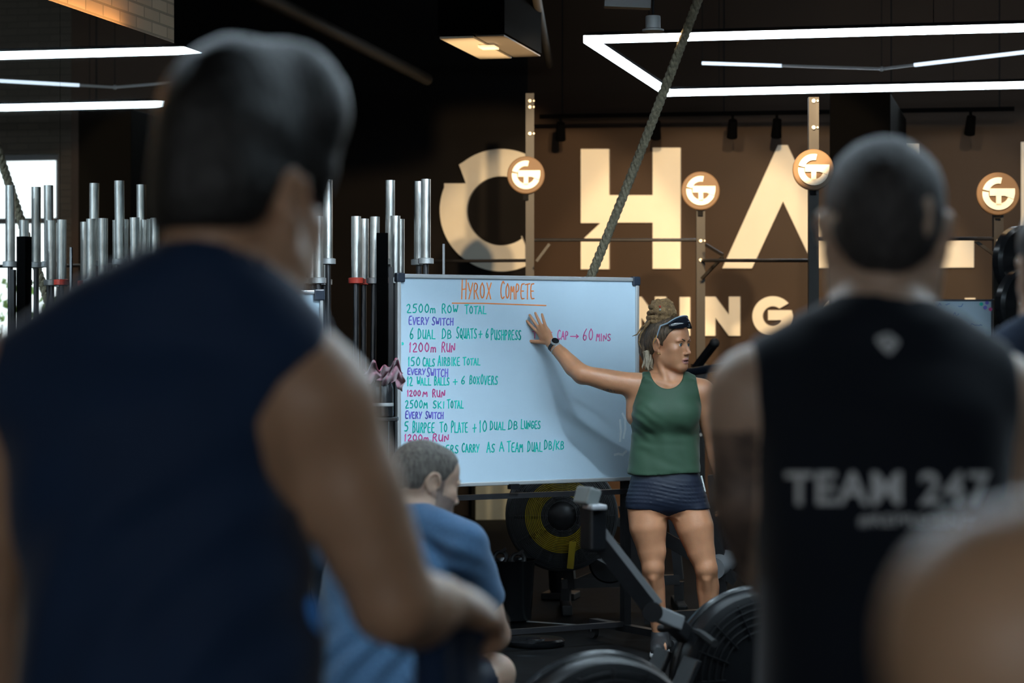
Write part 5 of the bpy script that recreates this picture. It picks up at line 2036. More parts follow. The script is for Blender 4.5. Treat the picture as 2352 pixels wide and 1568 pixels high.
    def mfun(X, Y, Z):
        x, y, z = H.loc(X, Y, Z)
        i = np.zeros(len(X), np.int32)
        lip = (((x / 0.0250) ** 2 + ((z + 0.0712) / 0.0140) ** 2) < 1) & (y > 0.078)
        i[lip] = 1
        i[lip & (np.abs(z + 0.0712) < 0.0028) & (np.abs(x) < 0.018)] = 2
        return i
    hx0, hx1 = xx(1190), xx(1285)
    fine = ([(hx0, hx1, .0026), (xx(1482), xx(1600), .0026)], [(D - .17, D + .16, .0042)], [(zz(862), zz(700), .0026)])
    body = build(b, 'body', [M_SKIN_W, M_LIP, M_MOUTH], root, fr, 0.0062, fine, mfun=mfun, it=1)
    eyes(root, fr, H, (0.06, 0.02))
    brows(root, fr, H, hairm('brow_hair', (0.12, 0.07, 0.04)), 0.0026)
    # tank top
    t = Sculpt()
    trow = [(zz(1092), xx(1526), D, .180, .128, 0), (zz(1050), xx(1527), D, .172, .120, 0), (zz(1000), xx(1528), D, .166, .114, 0), (zz(960), xx(1529), D, .165, .114, 0),
            (zz(922), xx(1532), D, .172, .114, 0), (zz(892), xx(1536), D, .162, .101, 0), (zz(872), xx(1537), D, .128, .079, 0), (zz(856), xx(1536), D, .082, .062, 0)]
    t.u(loft(smooth_stations(trow, 50)), 0.02)
    for s in (-1, 1):
        t.u(ell(w(1532 + s * 32, 952, -0.086), (0.078, 0.056, 0.072)), 0.06)
    t.u(grow(ell(w(1470, 883, 0), (0.058, 0.055, 0.050)), .006), .03)
    t.u(grow(ell(w(1606, 897, 0), (0.056, 0.058, 0.058)), .006), .03)
    for i_, (pr, op, k) in enumerate(b.ops[:n_up]):
        if i_ < i_a0:
            t.ops.append((grow(pr, .0065), op, k))
    xc, zc = xx(1531), zz(852)

    def neckline(X, Y, Z):
        fr_ = np.clip((D + 0.02 - Y) / 0.05, 0, 1)
        bz = 0.032 + 0.052 * fr_
        e = np.sqrt(((X - xc) / 0.080) ** 2 + ((Z - zc) / bz) ** 2)
        return (1 - e) * 0.05
    la = interp_cut([(zz(1000), xx(1400)), (zz(950), xx(1440)), (zz(943), xx(1449)), (zz(910), xx(1459)), (zz(885), xx(1467)), (zz(866), xx(1474)), (zz(840), xx(1476))], 'gt')
    ra = interp_cut([(zz(1000), xx(1680)), (zz(945), xx(1622)), (zz(935), xx(1611)), (zz(905), xx(1604)), (zz(880), xx(1599)), (zz(840), xx(1597))], 'lt')

    def hemc(X, Y, Z):
        return np.maximum(zz(1087) + 0.006 * np.sin((X - xc) * 14) - Z, Z - zz(853)) + 0 * Y

    def folds(X, Y, Z):
        low = np.clip((zz(930) - Z) / 0.12, 0, 1)
        pull = np.exp(-(((X - xx(1455)) / .09) ** 2)) * np.exp(-(((Z - zz(965)) / .09) ** 2))
        return low * (0.0050 * wave(X, Y, Z * .45, 21, 5, 42) + 0.0028 * wave(X, Y, Z, 5, 4, 70)) + pull * 0.003 * np.sin((Z * 0.8 + X * 0.6) * 150) \
            + 0.0016 * wave(X, Y, Z, 9, 4, 40)
    tank = build(t, 'tank_top', [M_GREEN], root, fr, 0.0058, cuts=[neckline, la, ra, hemc], k=0.004, disp=folds, it=1)
    # shorts
    s_ = Sculpt()
    srow = [(zz(1196), xx(1532), D, .03, .05, 0), (zz(1180), xx(1532), D, .100, .09, 0), (zz(1168), xx(1532), D, .156, .112, 0), (zz(1150), xx(1531), D, .184, .126, 0), (zz(1110), xx(1530), D, .178, .123, 0), (zz(1072), xx(1529), D, .152, .108, 0)]
    s_.u(loft(smooth_stations(srow, 24)), 0.02)
    for hip, kn, sd in ((hr, kr, -1), (hl, kl, 1)):
        s_.u(limb([hip, hip + (kn - hip) * .35 + np.array((sd * .006, -.008, 0)), hip + (kn - hip) * .72], [0.105, 0.100, 0.075]), 0.025)

    def shem(X, Y, Z):
        low = zz(1168) - 0.036 * np.clip(1 - np.abs(X - xx(1533)) / 0.10, 0, 1) ** 1.5
        return np.maximum(low - Z, Z - zz(1078)) + 0 * Y
    build(s_, 'shorts', [M_SHORTS], root, fr, 0.0065, cuts=[shem], k=0.003, it=1,
          disp=lambda X, Y, Z: 0.0022 * np.sin(Z * 330 + 3.0 * np.sin(X * 17) + X * 25) * np.clip((zz(1095) - Z) / .03, 0, 1) * np.clip((Z - zz(1165)) / .03, 0, 1) + 0.0012 * wave(X, Y, Z, 4, 4, 60))
    stp = Sculpt().u(limb([w(1611, 1094, -.02), w(1619, 1128, -.03)], [0.005, 0.006]), 0.002)
    o = build(stp, 'side_stripe', [M_WHITE], root, fr, 0.003, it=0)
    for an, yw in ((ar, PI + 0.15), (al, PI - 0.25)):
        shoe(root, fr, an, yw, M_SHOE, M_SOLE, 0.25)
    # hair swept up
    poly = [(.078, .086), (.066, .070), (.046, .050), (.030, .026), (.016, .012), (.012, -.012), (.000, -.004), (-.028, .010), (-.034, -.03), (-.040, -.058), (-.075, -.075), (-.16, -.06), (-.16, .2), (.06, .2)]
    hr_ = hair(root, fr, H, M_HAIRW, poly, [((0, -.018, .042), (.0775, .104, .088)), ((0, .040, .046), (.067, .052, .064)), ((0, -.06, .0), (.064, .060, .066))],
               base=0.003, amp=0.0013, freq=300, stretch=.5, seed=6)
    # bun of coiled dreadlocks on the crown
    bc = w(1521, 715, .01)
    tilt = np.array(Euler((0.06, 0.16, 0)).to_matrix())
    mb = MB()
    bun = Sculpt()
    rs = np.random.RandomState(4)
    for k in range(6):
        zoff = -0.046 + k * 0.0175
        rr = [0.055, 0.058, 0.0585, 0.056, 0.046, 0.030][k]
        pts = []
        for j in range(15):
            a = j / 14 * 2 * PI + k * 0.9
            p = np.array((rr * math.cos(a) * 1.05, rr * math.sin(a), zoff + 0.009 * math.sin(a * 1.0 + k * 1.3) + 0.004 * math.sin(3 * a + k)))
            pts.append(bc + tilt @ p)
        bun.u(limb(pts, [0.0128] * 15), 0.0025)
    bun.u(ell(bc + np.array((0, 0, -.004)), (0.050, 0.050, 0.048)), 0.003)
    for k in range(5):
        a = -2.4 + k * 0.55
        p0 = bc + np.array((0.052 * math.cos(a), 0.052 * math.sin(a), -0.052))
        p1 = bc + np.array((0.060 * math.cos(a + .5), 0.060 * math.sin(a + .5), 0.0))
        p2 = bc + np.array((0.045 * math.cos(a + 1.1), 0.045 * math.sin(a + 1.1), 0.040))
        bun.u(limb([p0, p1, p2], [0.010, 0.0115, 0.010]), 0.003)
    bo = build(bun, 'hair_bun', [M_DREAD], root, fr, 0.003, it=1, disp=lambda X, Y, Z: 0.0012 * wave(X, Y, Z, 3, 5, 420))
    bo['label'] = 'bun of light brown dreadlocks'
    for px, py, c in ((1516, 711, M_ALU), (1516, 704, M_RED)):
        q = w(px, py, -.068)
        bd = MB().ball(CW(Vector(q)), 0.0055, 10)
        obj('hair_bead', bd, c, root)
    # tail of hair behind the ear with pale ends, one loose lock
    tl = Sculpt()
    tl.u(limb([w(1492, 742, .0), w(1478, 775, .03), w(1482, 808, .03), w(1490, 835, .02)], [0.020, 0.028, 0.030, 0.022]), 0.01)
    build(tl, 'hair_tail', [M_HAIRW], root, fr, 0.0035, it=1, disp=lambda X, Y, Z: 0.003 * wave(X, Y, Z * .25, 7, 5, 260))
    tl = Sculpt()
    rw = np.random.RandomState(8)
    for k in range(26):
        x0, d0 = 1479 + rw.rand() * 17, rw.uniform(-.03, .035)
        p = [w(x0, 806 + rw.rand() * 8, d0), w(x0 + rw.uniform(-1, 5), 824 + rw.rand() * 4, d0 - .008), w(x0 + rw.uniform(-4, 6), 838 + rw.rand() * 5, d0 - .012), w(x0 + rw.uniform(-7, 10), 848 + rw.rand() * 6, d0 - .01)]
        tl.u(limb(p, [0.0055, 0.0060, 0.0045, 0.0012]), 0.003)
    build(tl, 'hair_ends', [M_BLOND], root, fr, 0.003, it=0)
    lk = Sculpt().u(limb([w(1492, 738, -.03), w(1474, 752, -.02), w(1463, 768, -.02), w(1452, 772, -.02)], [0.006, 0.005, 0.0035, 0.0015]), 0.003)
    lk.u(limb([w(1490, 742, -.04), w(1472, 765, -.03), w(1467, 785, -.03), w(1473, 800, -.03)], [0.005, 0.0045, 0.004, 0.002]), 0.003)
    build(lk, 'loose_lock', [M_DREAD], root, fr, 0.002, it=0)
    for px, py in ((1511, 812), (1516, 813)):
        e = MB().ball(CW(Vector(w(px, py, -.098))), 0.0035, 10)
        obj('earring', e, mat('gold', (0.8, 0.55, 0.2), 0.25, metal=1), root)
    # tattoo lettering on the inner upper arm
    bv = bvh_of(body)
    tm = MB()
    r_ = random.Random(9)
    x = 1361.0
    while x < 1410:
        ww = r_.uniform(1.6, 3.4)
        y = 889 + (x - 1361) * .15
        pts = [(x, y + r_.uniform(-2, 1)), (x + ww * .5, y + r_.uniform(2, 5)), (x + ww, y + r_.uniform(-2, 3))]
        q = [cast(bv, *p, off=0.0012)[0] for p in pts]
        if all(v is not None for v in q):
            tm.tube(q, 0.0011, 4)
        x += ww + (3 if r_.random() < .2 else 0.6)
    if len(tm.bm.verts):
        obj('tattoo', tm, mat('tattoo_ink', (0.03, 0.03, 0.035), 0.6), root)
    # watch
    ax_ = (el - wr) / np.linalg.norm(el - wr)
    wc = wr + ax_ * 0.020
    wv = CW(Vector(wc))
    axw = CW(Vector(ax_))
    wt = thing('wristwatch', 'black sports watch on the coach\'s raised wrist', 'watch', tuple(wv), TH)
    st = MB().lathe(wv - axw * 0.010, axw, [(0.0275, 0), (0.0305, 0.001), (0.0305, 0.019), (0.0275, 0.020)], 28)
    obj('strap', st, M_RUBBER, wt)
    vdir = (Vector((0, 0, CAMZ)) - wv).normalized()
    fd = (vdir + RX * 0.55 + UP * 0.35)
    fd = (fd - axw * fd.dot(axw)).normalized()
    obj('case', MB().lathe(wv + fd * 0.028, fd, [(0.019, 0), (0.0215, 0.002), (0.0215, 0.009), (0.019, 0.012)], 28), M_ALU, wt)
    obj('dial', MB().lathe(wv + fd * 0.0395, fd, [(0.0185, 0), (0.0185, 0.0015), (0.017, 0.002)], 28), M_GLOSS_BLK, wt)
    bl_ = wc + ax_ * 0.021
    br_ = thing('bracelet', 'thin silver bracelet below the coach\'s watch', 'bracelet', tuple(CW(Vector(bl_))), TH)
    obj('ring', MB().ring(CW(Vector(bl_)), axw, 0.0315, 0.0022, 30, 6), M_ALU, br_)
    # sunglasses pushed up on the head
    sg = thing('sunglasses', 'wraparound sunglasses pushed up on the coach\'s hair', 'sunglasses', tuple(CW(Vector(H.p(0, .07, .1)))), TH)
    M_FR = mat('frame_blue_grey', (0.30, 0.38, 0.46), 0.25, spec=0.6)

    def hp(x, y, z):
        return CW(Vector(H.p(x, y, z)))
    n = 21
    top, bot = [], []
    for i in range(n):
        t_ = i / (n - 1) * 2 - 1
        a = t_ * 1.05
        top.append((math.sin(a) * .082, math.cos(a) * .088 - .004, .128 - .034 * abs(t_) ** 2.2))
        dip = 0.046 * (1 - .50 * math.exp(-(t_ / .15) ** 2)) * (1 - .62 * abs(t_) ** 3)
        bot.append((math.sin(a) * .086, math.cos(a) * .112 - .002, .128 - .034 * abs(t_) ** 2.2 - dip - .004))
    lm = MB()
    vs = [[lm.bm.verts.new(hp(*top[i])) for i in range(n)], [lm.bm.verts.new(hp(*[(top[i][k] * .5 + bot[i][k] * .5) * (1.03 if k < 2 else 1) for k in range(3)])) for i in range(n)], [lm.bm.verts.new(hp(*bot[i])) for i in range(n)]]
    for r0, r1 in zip(vs, vs[1:]):
        for i in range(n - 1):
            lm.bm.faces.new((r0[i], r0[i + 1], r1[i + 1], r1[i]))
    o = obj('lens', lm, mat('dark_lens', (0.01, 0.012, 0.018), 0.08, spec=0.8), sg)
    so_ = o.modifiers.new('thickness', 'SOLIDIFY')
    so_.thickness = 0.002
    obj('rim', MB().tube([hp(*q) for q in top], 0.0032, 8), M_FR, sg)
    obj('lower_rim', MB().tube([hp(*q) for q in bot[:7]] , 0.0016, 6), M_WHITE, sg)
    for sx, e in ((-1, 0), (1, n - 1)):
        q = top[e]
        arm_ = [q, (sx * .083, q[1] - .03, .082), (sx * .084, -.005, .040), (sx * .084, -.022, .008)]
        o = obj('temple', MB().tube([hp(*a) for a in arm_], [0.0042, 0.004, 0.0035, 0.003], 8), M_FR, sg)
        obj('temple_stripe', MB().tube([hp(a[0] + sx * .0035, a[1], a[2]) for a in [arm_[2], (sx * .0845, -.012, .025), arm_[3]]], 0.0022, 6), mat('orange_stripe', (0.6, 0.3, 0.04), 0.4), sg)
    return root


coach()


# ---------------------------------------------------------------- tall man in navy at left
def tall_man():
    D = 2.7

    def w(px, py, dd=0.0):
        return np.array(tuple(C(px, py, D + dd)))

    def zz(py):
        return CAMZ - (py - 784) / FPX * D

    def xx(px):
        return (px - 1176) / FPX * D
    root, fr = person('tall dark-haired man in navy sleeveless top seen from behind at left', (xx(400), D))
    b = Sculpt()
    rows = [(0.86, xx(410), D, .155, .12, .1), (0.98, xx(410), D, .168, .12, .1), (1.10, xx(405), D, .152, .108, .1), (zz(1400), xx(390), D, .150, .105, .1), (zz(1250), xx(378), D, .152, .110, .1),
            (zz(1130), xx(365), D, .155, .115, .1), (zz(960), xx(372), D, .168, .118, .1), (zz(860), xx(395), D, .172, .100, .1), (zz(785), xx(430), D, .150, .078, .1), (zz(700), xx(470), D, .085, .062, .1)]
    b.u(loft(smooth_stations(rows, 60)), 0.02)
    b.u(limb([w(505, 690), w(510, 600, .01), w(545, 490, .025)], [0.078, 0.066, 0.056]), 0.03)
    b.u(limb([w(470, 645, -.03), w(250, 762, -.01), w(60, 880, 0)], [0.055, 0.060, 0.058]), 0.03)
    b.u(limb([w(540, 700, -.02), w(650, 820, 0), w(722, 918, .01)], [0.055, 0.058, 0.060]), 0.03)
    sh, el, wr = w(732, 950, .02), w(902, 1380, .04), w(1035, 1392, .28)
    b.u(ell(w(722, 928, .01), (0.063, 0.068, 0.066)), 0.03)
    b.u(limb([w(690, 960, .03), w(680, 1090, .02)], [0.052, 0.046]), 0.04)
    b.u(limb([sh, sh + (el - sh) * .40, sh + (el - sh) * .75, el], [0.063, 0.063, 0.055, 0.046]), 0.02)
    b.u(limb([el, el + (wr - el) * .3 + np.array((.004, 0, -.008)), el + (wr - el) * .7, wr], [0.046, 0.049, 0.037, 0.029]), 0.02)
    hand(b, wr, (0.42, 0.75, -0.12), (-0.55, 0.25, -0.8), 1, L=0.19, spread=0.06, curl=(.55, .6, .65, .7), thumb_a=0.5, w=1.05, thumb_curl=.5)
    s2, e2, w2 = w(-5, 920, .0), w(-42, 1230, .02), w(-18, 1560, .10)
    b.u(ell(w(0, 920, 0), (0.060, 0.064, 0.070)), 0.03)
    arm(b, s2, e2, w2, (0.060, 0.055, 0.046, 0.048, 0.031))
    hand(b, w2, (0.0, 0.25, -1), (1, 0, 0), 1, L=0.19, spread=0.05, curl=(.4, .45, .5, .5), w=1.05)
    H = HeadFrame(w(556, 468, .02), 28, 2, 0, 1.02)
    head(b, H)
    lower_body(b, root, fr, xx(410), D, 1.02, 1, M_SKIN_1, M_SHORTS, 0.1)
    build(b, 'body', [M_SKIN_1], root, fr, 0.0085, ([(xx(480), xx(820), .0055)], [], [(zz(720), zz(200), .0055)]), it=1)
    eyes(root, fr, H, (0, 0), False)
    brows(root, fr, H, M_HAIR1, 0.0045)
    poly = [(.130, .150), (.126, .050), (.100, .026), (.084, .004), (.064, -.014), (.046, -.036), (.014, -.036), (.008, .004), (-.010, .022), (-.034, .006), (-.038, -.022), (-.060, -.036), (-.16, -.036), (-.16, .3), (.08, .3)]
    h = hair(root, fr, H, M_HAIR1, poly, [((0, -.014, .076), (.084, .106, .104)), ((.018, .046, .106), (.082, .068, .078)), ((0, -.052, .012), (.074, .072, .076)), ((.004, .052, .034), (.076, .048, .060))],
             base=.006, amp=.0042, freq=85, stretch=.6, seed=2)
    # sleeveless top
    t = Sculpt()
    trow = [(0.93, xx(412), D, .176, .135, .1), (1.10, xx(408), D, .170, .128, .1), (zz(1400), xx(393), D, .166, .126, .1), (zz(1250), xx(380), D, .163, .126, .1), (zz(1130), xx(362), D, .163, .128, .1),
            (zz(960), xx(355), D, .176, .128, .1), (zz(860), xx(380), D, .184, .110, .1), (zz(785), xx(428), D, .160, .088, .1), (zz(695), xx(470), D, .095, .070, .1)]
    t.u(loft(smooth_stations(trow, 50)), 0.02)
    t.u(limb([w(470, 645, -.03), w(250, 762, -.01), w(70, 888, 0)], [0.063, 0.069, 0.068]), 0.035)
    t.u(limb([w(540, 700, -.02), w(650, 820, 0), w(722, 914, .01)], [0.063, 0.066, 0.068]), 0.035)
    nx, nz = xx(488), zz(610)

    def collar(X, Y, Z):
        # neck opening: a cylinder about the slanted neck
        ox = nx + (Z - nz) * 0.25
        return 0.080 - np.sqrt((X - ox) ** 2 + ((Y - D - .012) * 1.0) ** 2) - 3 * np.clip(zz(725) - Z, 0, 1)
    ra = interp_cut([(zz(1215), xx(1000)), (zz(1195), xx(740)), (zz(1150), xx(668)), (zz(1080), xx(630)), (zz(960), xx(612)), (zz(880), xx(655)), (zz(810), xx(735)), (zz(790), xx(752)), (zz(600), xx(770))], 'lt')
    la = interp_cut([(zz(1200), xx(-400)), (zz(1000), xx(-10)), (zz(860), xx(-25)), (zz(600), xx(-35))], 'gt')

    def drape(X, Y, Z):
        low = np.clip((zz(850) - Z) / 0.15, 0, 1)
        u = (X - xx(80)) * 0.9 - (Z - zz(1000)) * 0.75
        return low * (0.0048 * np.sin(u * 62 + 2.2 * np.sin((X + Z) * 9)) + 0.003 * wave(X, Y, Z, 12, 4, 30)) + 0.002 * wave(X, Y, Z, 2, 4, 26)
    build(t, 'sleeveless_top', [M_NAVY], root, fr, 0.0085, cuts=[collar, ra, la, lambda X, Y, Z: 0.94 - Z + 0 * X + 0 * Y], k=.006, disp=drape, it=1)
    pn = Sculpt().u(limb([w(700, 1392, -.02), w(704, 1470, -.02)], [0.017, 0.018]), .01)
    o = build(pn, 'side_panel', [mat('bright_blue_fabric', (0.06, 0.30, 0.85), 0.7)], root, fr, .006)
    o['label'] = 'bright blue panel at the hip'
    # cloth hanging from the hand
    cq = CW(Vector(w(1030, 1470, .30)))
    ct = thing('hoodie', 'navy cloth hanging from the tall man\'s hand', 'cloth', tuple(cq), TH)
    g = Sculpt()
    g.u(limb([w(930, 1462, .24), w(1085, 1452, .36)], [0.020, 0.022]), .01)
    for px, dd, r in ((985, .27, .026), (1010, .31, .028), (1035, .33, .030), (1062, .36, .026)):
        g.u(limb([w(px, 1460, dd), w(px + 4, 1600, dd), w(px + 2, 1800, dd)], [r * .8, r, r * 1.05]), .012)
    o = build(g, 'fabric', [M_NAVY], ct, tuple(w(1030, 1470, .30)), .007, it=1, disp=lambda X, Y, Z: .005 * wave(X, Y, Z * .3, 3, 4, 70))
    # bright blue bottle at his right hip
    q = w(703, 1475, .12)
    qw = CW(Vector(q))
    return root


tall_man()


# ---------------------------------------------------------------- cropped-haired man in the black printed top
def project_text(bv, text, x0, x1, y0, y1, parent, m, bold=0.035, name='print'):
    """raised print laid on the cloth that the camera sees behind those pixels"""
    cu = bpy.data.curves.new(name, 'FONT')
    cu.body = text
    cu.offset = bold
    cu.space_character = 1.08
    cu.resolution_u = 3
    to = bpy.data.objects.new(name, cu)
    COL.objects.link(to)
    dg = bpy.context.evaluated_depsgraph_get()
    me = bpy.data.meshes.new_from_object(to.evaluated_get(dg))
    bpy.data.objects.remove(to)
    bm = bmesh.new()
    bm.from_mesh(me)
    bpy.data.meshes.remove(me)
    bmesh.ops.triangulate(bm, faces=bm.faces)
    xs = [v.co.x for v in bm.verts]
    ys = [v.co.y for v in bm.verts]
    ax0, ax1, ay0, ay1 = min(xs), max(xs), min(ys), max(ys)
    for _ in range(3):
        es = [e for e in bm.edges if e.calc_length() > 0.12]
        if not es:
            break
        bmesh.ops.subdivide_edges(bm, edges=es, cuts=1)
        bmesh.ops.triangulate(bm, faces=bm.faces)
    bad = []
    for v in bm.verts:
        px = x0 + (v.co.x - ax0) / (ax1 - ax0) * (x1 - x0)
        py = y1 - (v.co.y - ay0) / (ay1 - ay0) * (y1 - y0)
        p, n = cast(bv, px, py, 0.002)
        if p is None:
            bad.append(v)
        else:
            v.co = p
    bmesh.ops.delete(bm, geom=bad, context='VERTS')
    mb = MB()
    mb.bm.free()
    mb.bm = bm
    return obj(name, mb, m, parent)


def cropped_man():
    D = 3.3

    def w(px, py, dd=0.0):
        return np.array(tuple(C(px, py, D + dd)))

    def zz(py):
        return CAMZ - (py - 784) / FPX * D

    def xx(px):
        return (px - 1176) / FPX * D
    root, fr = person('man with cropped hair in black printed sleeveless top seen from behind', (xx(2020), D))
    b = Sculpt()
    rows = [(0.84, xx(2020), D, .155, .12, 0), (0.96, xx(2020), D, .168, .12, 0), (1.08, xx(2022), D, .155, .11, 0), (zz(1400), xx(2022), D, .155, .11, 0), (zz(1150), xx(2024), D, .164, .115, 0),
            (zz(950), xx(2022), D, .176, .118, 0), (zz(885), xx(2020), D, .176, .100, 0), (zz(822), xx(2022), D, .148, .078, 0), (zz(758), xx(2026), D, .085, .062, 0)]
    b.u(loft(smooth_stations(rows, 50)), 0.02)
    b.u(limb([w(2020, 730), w(2022, 660, .01), w(2028, 580, .02)], [0.066, 0.059, 0.060]), 0.025)
    b.u(limb([w(1990, 738, -.02), w(1870, 815, 0), w(1745, 885, 0)], [0.046, 0.052, 0.054]), 0.03)
    b.u(limb([w(2050, 738, -.02), w(2170, 815, 0), w(2290, 895, 0)], [0.046, 0.052, 0.054]), 0.03)
    b.u(ell(w(1718, 930, .0), (0.052, 0.058, 0.062)), 0.03)
    arm(b, w(1718, 900, .0), w(1702, 1135, .02), w(1738, 1300, .16), (0.050, 0.048, 0.042, 0.044, 0.030))
    hand(b, w(1738, 1300, .16), (0.5, 0.5, -0.5), (0, 0.4, .5), 1, L=.19, curl=(.5, .5, .5, .5), spread=.05)
    b.u(ell(w(2312, 930, .03), (0.046, 0.056, 0.058)), 0.03)
    arm(b, w(2310, 905, .03), w(2306, 1130, .05), w(2260, 1280, .20), (0.044, 0.043, 0.036, 0.040, 0.028))
    hand(b, w(2260, 1280, .20), (-0.5, 0.5, -0.4), (0, 0.4, .5), -1, L=.19, curl=(.5, .5, .5, .5), spread=.05)
    H = HeadFrame(w(2032, 540, .02), 7, 3, 0, 1.07)
    head(b, H)
    lower_body(b, root, fr, xx(2020), D, 1.0, 1, M_SKIN_2, M_SHORTS, 0.0)
    zt = zz(985)

    def mfun(X, Y, Z):
        i = np.zeros(len(X), np.int32)
        i[(X < xx(1735)) & (Z < zt) & (Z > zz(1420))] = 1
        return i
    build(b, 'body', [M_SKIN_2, M_TATTOO], root, fr, 0.0085, ([(xx(1880), xx(2180), .006)], [], [(zz(740), zz(330), .006)]), it=1, mfun=mfun)
    eyes(root, fr, H, (0, 0), False)
    brows(root, fr, H, M_HAIR2, .004)
    poly = [(.088, .120), (.084, .080), (.070, .070), (.044, .052), (.036, .020), (.030, -.006), (.012, -.010), (.006, .012), (-.010, .022), (-.026, .010), (-.034, -.026), (-.055, -.060), (-.090, -.076), (-.16, -.080), (-.16, .2), (.08, .2)]
    hair(root, fr, H, M_HAIR2, poly, [((0, -.016, .042), (.0775, .1005, .0825)), ((0, .045, .042), (.0655, .048, .0625)), ((0, -.055, .005), (.0645, .0545, .066))],
         base=.006, amp=.0012, freq=300, seed=3, k=.004, nape=.45)
    t = Sculpt()
    trow = [(0.90, xx(2022), D, .176, .135, 0), (1.08, xx(2022), D, .168, .128, 0), (zz(1400), xx(2022), D, .166, .124, 0), (zz(1150), xx(2022), D, .171, .126, 0),
            (zz(950), xx(2022), D, .184, .128, 0), (zz(885), xx(2020), D, .186, .110, 0), (zz(822), xx(2022), D, .158, .088, 0), (zz(752), xx(2026), D, .095, .070, 0)]
    t.u(loft(smooth_stations(trow, 50)), 0.02)
    t.u(limb([w(1990, 738, -.02), w(1870, 815, 0), w(1745, 885, 0)], [0.053, 0.059, 0.061]), 0.03)
    t.u(limb([w(2050, 738, -.02), w(2170, 815, 0), w(2290, 895, 0)], [0.053, 0.059, 0.061]), 0.03)

    def collar(X, Y, Z):
        return 0.066 - np.sqrt((X - xx(2021)) ** 2 + (Y - D - .012) ** 2) - 3 * np.clip(zz(775) - Z, 0, 1)
    la = interp_cut([(zz(1150), xx(1500)), (zz(1090), xx(1722)), (zz(950), xx(1722)), (zz(840), xx(1722)), (zz(700), xx(1726))], 'gt')
    ra = interp_cut([(zz(1150), xx(2560)), (zz(1070), xx(2322)), (zz(950), xx(2326)), (zz(840), xx(2322)), (zz(700), xx(2316))], 'lt')
    tee = build(t, 'sleeveless_top', [M_BLACKTEE], root, fr, 0.0085, cuts=[collar, la, ra, lambda X, Y, Z: 0.90 - Z + 0 * X + 0 * Y], k=.006, it=1,
                disp=lambda X, Y, Z: .003 * wave(X, Y, Z * .6, 14, 5, 28) * np.clip((zz(760) - Z) / .2, 0, 1))
    bv = bvh_of(tee)
    o = project_text(bv, 'TEAM 247', 1806, 2272, 1082, 1160, root, M_PRINT, 0.022, 'back_print')
    o['label'] = 'large pale grey lettering on the back'
    o = project_text(bv, '#REPRESENT', 1972, 2235, 1181, 1209, root, M_PRINT, 0.015, 'back_print')
    o['label'] = 'smaller pale grey lettering line'
    lg = MB()
    for pts in ([(2037, 766), (2062, 790), (2037, 814), (2012, 790)], ):
        pass
    for a, b_ in (((2014, 778), (2040, 768)), ((2040, 768), (2062, 786)), ((2014, 778), (2026, 796)), ((2026, 796), (2050, 784)), ((2026, 796), (2042, 812)), ((2042, 812), (2062, 786)), ((2030, 780), (2046, 798))):
        q = []
        for i in range(6):
            p, n = cast(bv, a[0] + (b_[0] - a[0]) * i / 5, a[1] + (b_[1] - a[1]) * i / 5, .0015)
            if p is not None:
                q.append(p)
        if len(q) > 1:
            lg.tube(q, 0.0026, 5)
    o = obj('emblem', lg, M_PRINT, root)
    o['label'] = 'small pale emblem under the collar'
    return root


cropped_man()


